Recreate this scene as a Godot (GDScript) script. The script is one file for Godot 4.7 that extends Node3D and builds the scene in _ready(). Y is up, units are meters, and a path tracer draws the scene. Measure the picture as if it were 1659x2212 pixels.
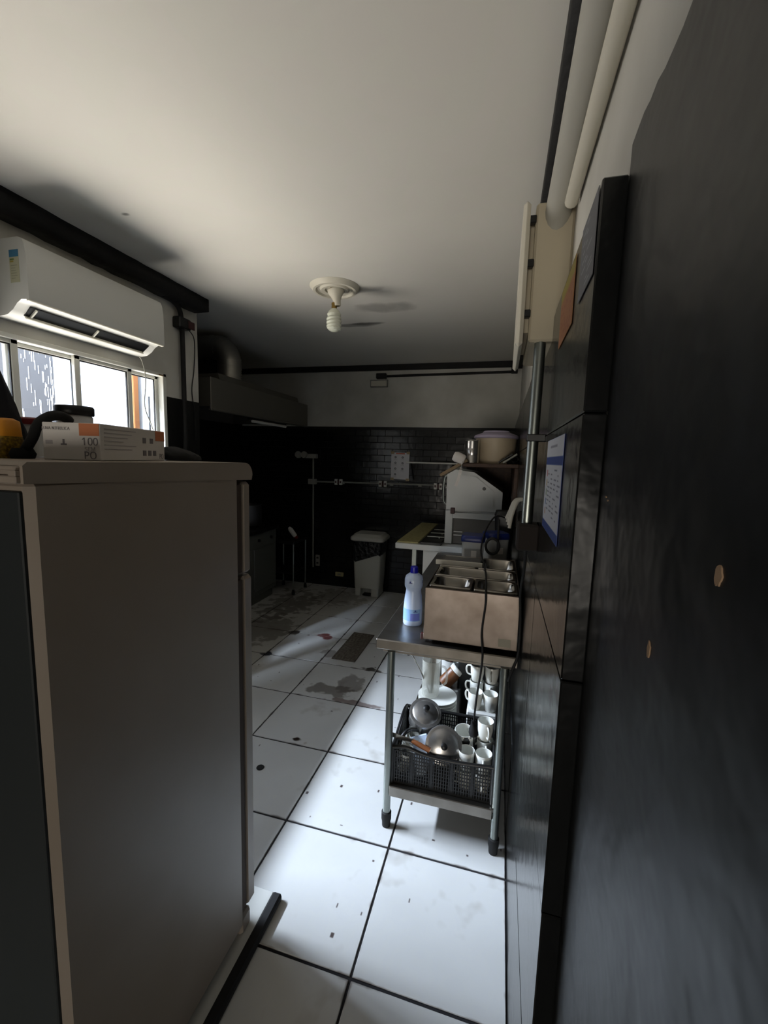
extends Node3D

const T := 0.47          # pitch of the floor tiles
const H := 2.675         # ceiling height
const XL := -0.87        # inner face of the window wall
const XR := 1.445        # plaster face of the right hand wall
const XC := 1.41         # face of the tile cladding on that wall
const ZB := -3.82        # back wall
const XN := -1.95        # far side of the cooking nook
const ZE := -1.65        # where the window wall ends

var rng := RandomNumberGenerator.new()
var used := {}
var M := {}

# ------------------------------------------------------------------ helpers: nodes
func numbered(parent: Node, called: String) -> String:
	var key := str(parent.get_instance_id()) + called
	var n: int = used.get(key, -1) + 1
	used[key] = n
	return called if n == 0 else "%s_%03d" % [called, n]

func tag(o: Node, label: String, category := "", group := "", kind := "") -> Node:
	o.set_meta("label", label)
	if category != "": o.set_meta("category", category)
	if group != "": o.set_meta("group", group)
	if kind != "": o.set_meta("kind", kind)
	return o

func thing(called: String, label: String, category: String, at := Vector3.ZERO, group := "") -> Node3D:
	var o := Node3D.new()
	o.name = numbered(self, called)
	add_child(o)
	o.position = at
	tag(o, label, category, group)
	return o

func setting(called: String, label: String) -> Node3D:
	var o := Node3D.new()
	o.name = numbered(self, called)
	add_child(o)
	tag(o, label, "", "", "structure")
	return o

# commits a SurfaceTool as one mesh under parent; vertices are world positions unless own is true
func part(parent: Node3D, called: String, st: SurfaceTool, m: Material, own := false) -> MeshInstance3D:
	st.generate_normals()
	var mi := MeshInstance3D.new()
	mi.mesh = st.commit()
	mi.material_override = m
	mi.name = numbered(parent, called)
	parent.add_child(mi)
	if not own:
		var p: Node = parent
		var off := Vector3.ZERO
		while p != self:
			off += p.position
			p = p.get_parent()
		mi.position = -off
	return mi

func share(parent: Node3D, called: String, mesh: Mesh, m: Material, at: Transform3D) -> MeshInstance3D:
	var mi := MeshInstance3D.new()
	mi.mesh = mesh
	mi.material_override = m
	mi.name = numbered(parent, called)
	parent.add_child(mi)
	mi.transform = at
	return mi

func copy(o: Node3D, base_name: String, label: String, at: Vector3, turn := 0.0) -> Node3D:
	var c: Node3D = o.duplicate()
	c.name = numbered(self, base_name)
	add_child(c)
	c.position = at
	c.rotation.y = turn
	if label != "": c.set_meta("label", label)
	return c

# ------------------------------------------------------------------ helpers: geometry (counter-clockwise as seen from outside)
func S() -> SurfaceTool:
	var st := SurfaceTool.new()
	st.begin(Mesh.PRIMITIVE_TRIANGLES)
	st.set_smooth_group(-1)
	return st

func tri(st: SurfaceTool, a: Vector3, b: Vector3, c: Vector3) -> void:
	st.add_vertex(a); st.add_vertex(c); st.add_vertex(b)

func quad(st: SurfaceTool, a: Vector3, b: Vector3, c: Vector3, d: Vector3) -> void:
	tri(st, a, b, c)
	tri(st, a, c, d)

# box with chamfered edges between two corners
func box(st: SurfaceTool, lo: Vector3, hi: Vector3, bev := 0.0, xf := Transform3D.IDENTITY) -> void:
	var c := (lo + hi) * 0.5
	var h := (hi - lo).abs() * 0.5
	var e: float = minf(bev, minf(h.x, minf(h.y, h.z)) * 0.9)
	st.set_smooth_group(-1)
	var ax := [Vector3.RIGHT, Vector3.UP, Vector3.BACK]
	var inn := h - Vector3(e, e, e)
	for a in 3:
		var u: Vector3 = ax[(a + 1) % 3]
		var v: Vector3 = ax[(a + 2) % 3]
		for s in [-1.0, 1.0]:
			var o: Vector3 = ax[a] * h[a] * s
			var du: Vector3 = u * inn[(a + 1) % 3]
			var dv: Vector3 = v * inn[(a + 2) % 3]
			if s > 0:
				quad(st, xf * (c + o - du - dv), xf * (c + o + du - dv), xf * (c + o + du + dv), xf * (c + o - du + dv))
			else:
				quad(st, xf * (c + o - du - dv), xf * (c + o - du + dv), xf * (c + o + du + dv), xf * (c + o + du - dv))
	if e <= 0.0: return
	for a in 3:
		var b := (a + 1) % 3
		var d := (a + 2) % 3
		for sb in [-1.0, 1.0]:
			for sd in [-1.0, 1.0]:
				var p1: Vector3 = ax[b] * h[b] * sb + ax[d] * inn[d] * sd
				var p2: Vector3 = ax[b] * inn[b] * sb + ax[d] * h[d] * sd
				var la: Vector3 = ax[a] * inn[a]
				if sb * sd > 0:
					quad(st, xf * (c + p1 - la), xf * (c + p2 - la), xf * (c + p2 + la), xf * (c + p1 + la))
				else:
					quad(st, xf * (c + p1 + la), xf * (c + p2 + la), xf * (c + p2 - la), xf * (c + p1 - la))
	for sx in [-1.0, 1.0]:
		for sy in [-1.0, 1.0]:
			for sz in [-1.0, 1.0]:
				var px := Vector3(h.x * sx, inn.y * sy, inn.z * sz)
				var py := Vector3(inn.x * sx, h.y * sy, inn.z * sz)
				var pz := Vector3(inn.x * sx, inn.y * sy, h.z * sz)
				if sx * sy * sz > 0: tri(st, xf * (c + px), xf * (c + py), xf * (c + pz))
				else: tri(st, xf * (c + px), xf * (c + pz), xf * (c + py))

func bx(x0: float, x1: float, y0: float, y1: float, z0: float, z1: float, bev := 0.003) -> SurfaceTool:
	var st := S()
	box(st, Vector3(x0, y0, z0), Vector3(x1, y1, z1), bev)
	return st

# turned shape: profile of (radius, height) from bottom to top for an outside surface
func lathe(st: SurfaceTool, prof: Array, seg := 24, xf := Transform3D.IDENTITY, first_group := 1) -> void:
	var grp := first_group
	for i in prof.size() - 1:
		if i > 0:
			var d0: Vector2 = (prof[i] - prof[i - 1]).normalized()
			var d1: Vector2 = (prof[i + 1] - prof[i]).normalized()
			if d0.dot(d1) < 0.8: grp += 1
		st.set_smooth_group(grp)
		for k in seg:
			var a0 := TAU * k / seg
			var a1 := TAU * (k + 1) / seg
			if k == seg - 1: a1 = 0.0
			var p0: Vector2 = prof[i]
			var p1: Vector2 = prof[i + 1]
			var A := xf * Vector3(p0.x * cos(a0), p0.y, p0.x * sin(a0))
			var B := xf * Vector3(p0.x * cos(a1), p0.y, p0.x * sin(a1))
			var C := xf * Vector3(p1.x * cos(a1), p1.y, p1.x * sin(a1))
			var D := xf * Vector3(p1.x * cos(a0), p1.y, p1.x * sin(a0))
			if p0.x > 1e-5: tri(st, A, C, B)
			if p1.x > 1e-5: tri(st, A, D, C)

func V(x: float, y: float) -> Vector2:
	return Vector2(x, y)

# round bar along a path
func tube(st: SurfaceTool, pts: Array, r, seg := 10, group := 60) -> void:
	var n := pts.size()
	var up := Vector3.UP
	var d0: Vector3 = (pts[1] - pts[0]).normalized()
	if absf(d0.dot(up)) > 0.9: up = Vector3.RIGHT
	var rings := []
	for i in n:
		var d: Vector3
		if i == 0: d = d0
		elif i == n - 1: d = (pts[n - 1] - pts[n - 2]).normalized()
		else: d = ((pts[i] - pts[i - 1]).normalized() + (pts[i + 1] - pts[i]).normalized()).normalized()
		var x := (up - d * up.dot(d)).normalized()
		var y := d.cross(x)
		up = x
		var rad: float = r if not (r is Array) else r[i]
		var ring := []
		for k in seg:
			var a := TAU * k / seg
			ring.append(pts[i] + (x * cos(a) + y * sin(a)) * rad)
		rings.append(ring)
	st.set_smooth_group(group)
	for i in n - 1:
		for k in seg:
			var k1 := (k + 1) % seg
			quad(st, rings[i][k], rings[i][k1], rings[i + 1][k1], rings[i + 1][k])
	st.set_smooth_group(-1)
	for k in range(1, seg - 1):
		tri(st, rings[0][0], rings[0][k + 1], rings[0][k])
		tri(st, rings[n - 1][0], rings[n - 1][k], rings[n - 1][k + 1])

func arc(pts: Array, steps := 6) -> Array:
	var c := Curve3D.new()
	for i in pts.size():
		var t := Vector3.ZERO
		if i > 0 and i < pts.size() - 1: t = (pts[i + 1] - pts[i - 1]) / 6.0
		c.add_point(pts[i], -t, t)
	var out := []
	for i in pts.size() - 1:
		for k in steps: out.append(c.sample(i, float(k) / steps))
	out.append(pts[-1])
	return out

# outline in x, y pulled along z
func prism(st: SurfaceTool, poly: Array, z0: float, z1: float, smooth := false, xf := Transform3D.IDENTITY) -> void:
	var p := PackedVector2Array(poly)
	if Geometry2D.is_polygon_clockwise(p): p.reverse()
	var n := p.size()
	var grp := 20
	for i in n:
		var a := p[i]
		var b := p[(i + 1) % n]
		if smooth:
			var dp := (a - p[(i + n - 1) % n]).normalized().dot((b - a).normalized())
			if dp < 0.75: grp += 1
			st.set_smooth_group(grp)
		else: st.set_smooth_group(-1)
		quad(st, xf * Vector3(a.x, a.y, z1), xf * Vector3(a.x, a.y, z0), xf * Vector3(b.x, b.y, z0), xf * Vector3(b.x, b.y, z1))
	st.set_smooth_group(-1)
	var t := Geometry2D.triangulate_polygon(p)
	for i in range(0, t.size(), 3):
		var q := [p[t[i]], p[t[i + 1]], p[t[i + 2]]]
		if (q[1] - q[0]).cross(q[2] - q[0]) < 0: q.reverse()
		tri(st, xf * Vector3(q[0].x, q[0].y, z1), xf * Vector3(q[1].x, q[1].y, z1), xf * Vector3(q[2].x, q[2].y, z1))
		tri(st, xf * Vector3(q[0].x, q[0].y, z0), xf * Vector3(q[2].x, q[2].y, z0), xf * Vector3(q[1].x, q[1].y, z0))

func rrect(w: float, d: float, r: float, y: float, cs := 4) -> Array:
	var out := []
	var corners := [Vector2(1, 1), Vector2(-1, 1), Vector2(-1, -1), Vector2(1, -1)]
	for i in 4:
		var c: Vector2 = corners[i]
		for k in cs + 1:
			var a := PI / 2 * (i + float(k) / cs)
			out.append(Vector3(c.x * (w / 2 - r) + cos(a) * r, y, c.y * (d / 2 - r) + sin(a) * r))
	return out

# skin through rings of equal length, bottom to top; caps optional
func loft(st: SurfaceTool, rings: Array, cap0 := true, cap1 := true, xf := Transform3D.IDENTITY, sharp := []) -> void:
	var grp := 100
	for i in rings.size() - 1:
		if i in sharp: grp += 1
		st.set_smooth_group(grp)
		var n: int = rings[i].size()
		for k in n:
			var k1 := (k + 1) % n
			quad(st, xf * rings[i][k1], xf * rings[i][k], xf * rings[i + 1][k], xf * rings[i + 1][k1])
	st.set_smooth_group(-1)
	for e in 2:
		if (e == 0 and not cap0) or (e == 1 and not cap1): continue
		var r: Array = rings[0] if e == 0 else rings[-1]
		var c := Vector3.ZERO
		for p in r: c += p
		c /= r.size()
		for k in r.size():
			var k1 := (k + 1) % r.size()
			if e == 0: tri(st, xf * c, xf * r[k], xf * r[k1])
			else: tri(st, xf * c, xf * r[k1], xf * r[k])

# flat print: a thin sheet whose face carries the picture; o is the face's lower left corner, u and v its sides
func sheet(parent: Node3D, called: String, o: Vector3, u: Vector3, v: Vector3, m: Material, thick := 0.0008) -> MeshInstance3D:
	var n := u.cross(v).normalized() * thick
	var st := S()
	var f := [o + n, o + u + n, o + u + v + n, o + v + n]
	var uv := [Vector2(0, 1), Vector2(1, 1), Vector2(1, 0), Vector2(0, 0)]
	for k in [0, 2, 1, 0, 3, 2]:
		st.set_uv(uv[k]); st.add_vertex(f[k])
	st.set_uv(Vector2(0.5, 0.99))
	var b := [o, o + u, o + u + v, o + v]
	quad(st, b[0], b[3], b[2], b[1])
	for k in 4: quad(st, b[k], b[(k + 1) % 4], f[(k + 1) % 4], f[k])
	return part(parent, called, st, m)

func lettering(parent: Node3D, called: String, text: String, size: float, m: Material, at: Transform3D) -> void:
	var tm := TextMesh.new()
	var f := SystemFont.new()
	f.font_names = PackedStringArray(["Droid Sans"])
	tm.font = f
	tm.text = text
	tm.font_size = 32
	tm.pixel_size = size / 32.0
	tm.depth = 0.0006
	tm.curve_step = 2.0
	var mi := MeshInstance3D.new()
	mi.mesh = tm
	mi.material_override = m
	mi.name = numbered(parent, called)
	parent.add_child(mi)
	mi.transform = at

# ------------------------------------------------------------------ helpers: materials
func mat(called: String, c: Color, rough := 0.6, metal := 0.0) -> StandardMaterial3D:
	var m := StandardMaterial3D.new()
	m.resource_name = called
	m.albedo_color = c
	m.roughness = rough
	m.metallic = metal
	M[called] = m
	return m

func noise_tex(freq: float, lo: Color, hi: Color, sd: int, size := 512, octaves := 4) -> NoiseTexture2D:
	var n := FastNoiseLite.new()
	n.seed = sd
	n.frequency = freq
	n.fractal_octaves = octaves
	var t := NoiseTexture2D.new()
	t.width = size; t.height = size
	t.seamless = true
	t.noise = n
	var g := Gradient.new()
	g.set_color(0, lo); g.set_color(1, hi)
	t.color_ramp = g
	return t

func mottle(m: StandardMaterial3D, freq: float, lo: Color, hi: Color, sd: int, scale := 1.0) -> void:
	m.albedo_texture = noise_tex(freq, lo, hi, sd)
	m.uv1_triplanar = true
	m.uv1_world_triplanar = true
	m.uv1_scale = Vector3.ONE * scale

func bumpy(m: StandardMaterial3D, freq: float, cm: float, sd: int) -> void:
	m.heightmap_enabled = true
	m.heightmap_scale = cm
	m.heightmap_texture = noise_tex(freq, Color.BLACK, Color.WHITE, sd)
	m.uv1_triplanar = true
	m.uv1_world_triplanar = true

func glass(called: String, c: Color, rough := 0.02) -> StandardMaterial3D:
	var m := mat(called, c, rough)
	m.transparency = BaseMaterial3D.TRANSPARENCY_ALPHA
	return m

func picture(called: String, img: Image, rough := 0.6) -> StandardMaterial3D:
	var m := mat(called, Color.WHITE, rough)
	m.albedo_texture = ImageTexture.create_from_image(img)
	return m

func blank(w: int, h: int, c: Color) -> Image:
	var i := Image.create(w, h, false, Image.FORMAT_RGB8)
	i.fill(c)
	return i

func make_materials() -> void:
	var m := mat("white_plaster", Color(0.80, 0.79, 0.76), 0.85)
	mottle(m, 0.006, Color(0.90, 0.90, 0.89), Color.WHITE, 3, 0.7)
	m = mat("black_paint", Color(0.058, 0.063, 0.064), 0.42)
	mottle(m, 0.008, Color(0.55, 0.57, 0.58), Color.WHITE, 4, 0.6)
	bumpy(m, 0.02, 0.3, 5)
	m = mat("black_tile", Color(0.07, 0.075, 0.078), 0.2)
	bumpy(m, 0.02, 0.12, 6)
	m = mat("black_trim", Color(0.035, 0.034, 0.034), 0.7)
	bumpy(m, 0.05, 0.3, 7)
	mat("joint_black", Color(0.04, 0.04, 0.042), 0.6)
	m = mat("grout", Color(0.13, 0.12, 0.13), 0.9)
	mottle(m, 0.03, Color(0.6, 0.58, 0.6), Color.WHITE, 8)
	m = mat("fridge_white", Color(0.60, 0.555, 0.51), 0.42)
	mottle(m, 0.004, Color(0.93, 0.92, 0.90), Color.WHITE, 9, 0.8)
	mat("gasket", Color(0.30, 0.24, 0.20), 0.8)
	mat("fridge_back", Color(0.13, 0.15, 0.155), 0.55)
	m = mat("rubber", Color(0.035, 0.033, 0.032), 0.75)
	mat("ac_white", Color(0.82, 0.82, 0.80), 0.45)
	mat("ac_lip", Color(0.86, 0.85, 0.80), 0.35)
	mat("aluminium_white", Color(0.83, 0.83, 0.80), 0.4)
	mat("seal", Color(0.10, 0.10, 0.10), 0.7)
	glass("window_glass", Color(0.95, 0.97, 1.0, 0.06), 0.0)
	m = mat("steel", Color(0.60, 0.58, 0.55), 0.34, 1.0)
	mottle(m, 0.01, Color(0.82, 0.81, 0.80), Color.WHITE, 10, 1.2)
	m = mat("steel_bright", Color(0.72, 0.70, 0.67), 0.2, 1.0)
	m = mat("steel_casing", Color(0.56, 0.52, 0.49), 0.42, 1.0)
	mottle(m, 0.012, Color(0.80, 0.78, 0.76), Color.WHITE, 11, 1.2)
	mat("galvanised", Color(0.58, 0.60, 0.58), 0.36, 1.0)
	mat("aluminium", Color(0.76, 0.75, 0.74), 0.27, 0.92)
	mat("hood_steel", Color(0.47, 0.46, 0.43), 0.5, 0.7)
	mat("china", Color(0.86, 0.86, 0.83), 0.14)
	mat("white_plastic", Color(0.80, 0.80, 0.78), 0.4)
	mat("grey_plastic", Color(0.55, 0.55, 0.52), 0.5)
	mat("beige_paint", Color(0.73, 0.69, 0.60), 0.6)
	mat("cream_paint", Color(0.79, 0.77, 0.71), 0.6)
	mat("pipe_paint", Color(0.66, 0.65, 0.61), 0.55)
	mat("black_plastic", Color(0.03, 0.03, 0.032), 0.4)
	mat("black_cloth", Color(0.025, 0.025, 0.03), 0.95)
	mat("navy_cloth", Color(0.045, 0.045, 0.075), 0.95)
	mat("red_plastic", Color(0.45, 0.05, 0.06), 0.5)
	mat("dark_red_plastic", Color(0.22, 0.05, 0.05), 0.5)
	mat("blue_plastic", Color(0.06, 0.13, 0.38), 0.4)
	mat("cap_blue", Color(0.07, 0.07, 0.62), 0.35)
	mat("lilac_plastic", Color(0.66, 0.62, 0.70), 0.45)
	mat("bucket_cream", Color(0.72, 0.66, 0.56), 0.5)
	m = mat("wood", Color(0.30, 0.20, 0.13), 0.6)
	mottle(m, 0.02, Color(0.65, 0.6, 0.55), Color.WHITE, 12, 2.0)
	mat("pale_wood", Color(0.50, 0.42, 0.31), 0.6)
	mat("wood_handle", Color(0.55, 0.33, 0.18), 0.5)
	m = mat("cutting_board", Color(0.72, 0.69, 0.50), 0.55)
	mottle(m, 0.02, Color(0.82, 0.80, 0.70), Color.WHITE, 13, 2.0)
	mat("counter_white", Color(0.76, 0.76, 0.74), 0.35)
	mat("oven_white", Color(0.76, 0.77, 0.76), 0.35)
	m = glass("clear_plastic", Color(0.85, 0.86, 0.85, 0.42), 0.3)
	m = glass("glass_jug", Color(0.80, 0.80, 0.76, 0.35), 0.28)
	m = mat("bottle_plastic", Color(0.80, 0.86, 0.95), 0.3)
	m.backlight_enabled = true
	m.backlight = Color(0.5, 0.55, 0.62)
	mat("bottle_print", Color(0.10, 0.09, 0.50), 0.4)
	mat("label_pale_blue", Color(0.56, 0.72, 0.90), 0.4)
	mat("label_blue", Color(0.42, 0.48, 0.82), 0.4)
	mat("bin_white", Color(0.74, 0.74, 0.71), 0.45)
	m = mat("bin_liner", Color(0.035, 0.037, 0.045), 0.3)
	bumpy(m, 0.03, 1.5, 15)
	m = mat("rusty_grate", Color(0.47, 0.46, 0.43), 0.7)
	mottle(m, 0.03, Color(0.55, 0.45, 0.4), Color.WHITE, 16, 2.0)
	mat("carton", Color(0.84, 0.82, 0.80), 0.7)
	mat("orange_print", Color(0.76, 0.46, 0.30), 0.7)
	mat("grey_print", Color(0.45, 0.43, 0.44), 0.7)
	mat("yellow_pack", Color(0.80, 0.52, 0.04), 0.5)
	m = mat("yellow_print", Color(0.72, 0.58, 0.10), 0.5)
	mottle(m, 0.04, Color(0.25, 0.2, 0.05), Color.WHITE, 17, 6.0)
	mat("bulb_white", Color(0.83, 0.84, 0.78), 0.25)
	mat("brass", Color(0.55, 0.45, 0.25), 0.4, 1.0)
	mat("foil", Color(0.62, 0.61, 0.58), 0.4, 0.85)
	mat("tube_white", Color(0.80, 0.80, 0.78), 0.3)
	mat("plaster_chip", Color(0.66, 0.55, 0.44), 0.9)
	m = mat("outside_wall", Color(0.60, 0.63, 0.67), 0.9)
	mottle(m, 0.006, Color(0.9, 0.9, 0.9), Color.WHITE, 18, 0.6)
	mat("outside_concrete", Color(0.40, 0.40, 0.41), 0.9)
	mat("drip", Color(0.86, 0.87, 0.90), 0.8)
	mat("outside_timber", Color(0.60, 0.38, 0.20), 0.8)
	mat("outside_ground", Color(0.62, 0.56, 0.48), 0.9)
	mat("orange_jar", Color(0.40, 0.23, 0.10), 0.4)
	mat("cable_white", Color(0.72, 0.72, 0.68), 0.5)

# ------------------------------------------------------------------ build
func _ready() -> void:
	rng.seed = 20
	# camera
	var cam := Camera3D.new()
	cam.name = "camera"
	cam.position = Vector3(1.299, 1.604, 1.086)
	cam.rotation_degrees = Vector3(-7.06, 15.137, 1.643)
	cam.fov = 100.185
	cam.near = 0.02
	add_child(cam)
	cam.current = true
	# pale overcast sky
	var we := WorldEnvironment.new()
	we.name = "world_environment"
	var env := Environment.new()
	var sky := Sky.new()
	var ps := ProceduralSkyMaterial.new()
	ps.sky_top_color = Color(0.80, 0.86, 0.94)
	ps.sky_horizon_color = Color(0.86, 0.90, 0.95)
	ps.ground_bottom_color = Color(0.5, 0.48, 0.45)
	ps.ground_horizon_color = Color(0.7, 0.7, 0.7)
	ps.sky_energy_multiplier = 2.2
	ps.ground_energy_multiplier = 1.0
	sky.sky_material = ps
	env.sky = sky
	env.background_mode = Environment.BG_SKY
	env.tonemap_mode = Environment.TONE_MAPPER_LINEAR
	env.tonemap_exposure = 1.0
	env.sdfgi_enabled = true
	env.ssao_enabled = true
	env.ssil_enabled = true
	we.environment = env
	add_child(we)
	# daylight: the bright strip of sky over the neighbouring wall, and light thrown up by the sunlit yard under the window
	area("sky_gap_light", Vector3(-4.5, 4.15, -0.2), Vector3(-0.87, 1.12, -0.2), Vector2(2.9, 0.18), Color(0.86, 0.92, 1.0), 300.0)
	area("side_sky_light", Vector3(-2.09, 4.5, 1.84), Vector3(-0.87, 1.45, -1.1), Vector2(0.7, 0.45), Color(0.86, 0.92, 1.0), 330.0)
	area("yard_light", Vector3(-2.0, 0.75, -0.68), Vector3(-1.7, 2.2, -0.68), Vector2(1.5, 1.8), Color(1.0, 0.97, 0.925), 6.6)
	# added fill lamp at the passage end, lifting faces turned towards it
	area("passage_fill_light", Vector3(0.95, 0.54, 4.93), Vector3(0.95, 0.54, 0.0), Vector2(0.85, 0.9), Color(1.0, 0.97, 0.92), 7.0)

	make_materials()
	build_shell()
	build_outside()
	build_window()
	build_left_wall_things()
	build_nook()
	build_back_wall_things()
	build_ceiling_lamp()
	build_fridge()
	build_right_wall_things()
	build_counter()
	build_table()
	build_under_table()
	build_floor_things()

func area(called: String, at: Vector3, towards: Vector3, size: Vector2, c: Color, e: float) -> void:
	var l := AreaLight3D.new()
	l.name = called
	l.area_size = size
	l.area_normalize_energy = false
	l.light_color = c
	l.light_energy = e
	l.shadow_enabled = true
	l.area_range = 20.0
	add_child(l)
	var d := (towards - at).normalized()
	# local x runs along the long side, which lies along world z
	var x := Vector3.BACK if absf(d.z) < 0.9 else Vector3.RIGHT
	x = (x - d * x.dot(d)).normalized()
	var z := -d
	var y := z.cross(x)
	l.transform = Transform3D(Basis(x, y, z), at)

func floor_image() -> Image:
	var w := 896
	var h := 1568
	var n1 := FastNoiseLite.new()
	n1.seed = 31; n1.frequency = 0.006; n1.fractal_octaves = 5
	var n2 := FastNoiseLite.new()
	n2.seed = 32; n2.frequency = 0.03; n2.fractal_octaves = 3
	var img := Image.create(w, h, false, Image.FORMAT_RGB8)
	var X0 := -2.0
	var Z0 := -4.0
	var stains := [  # x, z, rx, rz, strength, colour
		[0.22, -1.52, 0.18, 0.07, 0.5, Color(0.26, 0.23, 0.20)],
		[0.34, -1.66, 0.08, 0.13, 0.4, Color(0.26, 0.23, 0.21)],
		[0.46, -1.43, 0.2, 0.025, 0.5, Color(0.24, 0.16, 0.14)],
		[0.28, -0.985, 0.045, 0.02, 1.0, Color(0.14, 0.10, 0.08)],
		[0.33, -0.97, 0.035, 0.03, 0.5, Color(0.42, 0.33, 0.28)],
		[-0.15, -2.36, 0.075, 0.06, 0.85, Color(0.38, 0.17, 0.16)],
		[-0.47, -1.885, 0.05, 0.04, 0.9, Color(0.05, 0.05, 0.09)],
		[-0.45, -2.35, 0.05, 0.04, 0.8, Color(0.15, 0.11, 0.09)],
		[-0.3, -2.33, 0.03, 0.02, 0.7, Color(0.2, 0.12, 0.1)],
		[0.42, -1.9, 0.08, 0.03, 0.8, Color(0.16, 0.14, 0.12)],
		[-0.75, -2.3, 0.3, 0.35, 0.45, Color(0.30, 0.28, 0.25)],
		[-0.9, -3.1, 0.3, 0.5, 0.5, Color(0.28, 0.26, 0.23)],
		[-0.45, -3.4, 0.3, 0.3, 0.35, Color(0.34, 0.32, 0.29)],
		[0.02, -2.05, 0.06, 0.06, 0.4, Color(0.3, 0.27, 0.25)],
	]
	for j in h:
		var z := Z0 + 6.0 * (j + 0.5) / h
		for i in w:
			var x := X0 + 3.45 * (i + 0.5) / w
			var a := n1.get_noise_2d(i, j)
			var b := n2.get_noise_2d(i, j)
			var c := Color(0.80, 0.80, 0.79) * (0.97 + 0.04 * a)
			c = c.lerp(Color(0.50, 0.47, 0.43), clampf((a * 0.9 + b * 0.5 - 0.40) * 0.8, 0.0, 0.5))
			# dirt kept along the joints, uneven
			var gx := absf(fposmod(x / T + 0.5, 1.0) - 0.5) * T
			var gz := absf(fposmod(z / T + 0.5, 1.0) - 0.5) * T
			var g := minf(gx, gz)
			c = c.lerp(Color(0.28, 0.24, 0.22), clampf((0.006 + 0.010 * b - g) * 90.0, 0.0, 0.6))
			img.set_pixel(i, j, c)
	for s in stains:
		var i0 := maxi(0, int((s[0] - s[2] * 1.5 - X0) / 3.45 * w))
		var i1 := mini(w - 1, int((s[0] + s[2] * 1.5 - X0) / 3.45 * w))
		var j0 := maxi(0, int((s[1] - s[3] * 1.5 - Z0) / 6.0 * h))
		var j1 := mini(h - 1, int((s[1] + s[3] * 1.5 - Z0) / 6.0 * h))
		for j in range(j0, j1):
			for i in range(i0, i1):
				var dx: float = (X0 + 3.45 * (i + 0.5) / w - s[0]) / s[2]
				var dz: float = (Z0 + 6.0 * (j + 0.5) / h - s[1]) / s[3]
				var q := dx * dx + dz * dz
				if q < 2.2:
					var k: float = clampf((1.0 - q + n1.get_noise_2d(i, j) * 1.1 + n2.get_noise_2d(i, j) * 1.4) * 2.2, 0.0, 1.0) * s[4]
					img.set_pixel(i, j, img.get_pixel(i, j).lerp(s[5], k))
	# crumbs and specks
	var r := RandomNumberGenerator.new()
	r.seed = 77
	for k in 260:
		var px := r.randi_range(4, w - 5)
		var py := r.randi_range(4, h - 5)
		var sz := r.randi_range(1, 3)
		img.fill_rect(Rect2i(px, py, sz, r.randi_range(1, 4)), Color(0.3, 0.27, 0.26))
	return img

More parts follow.
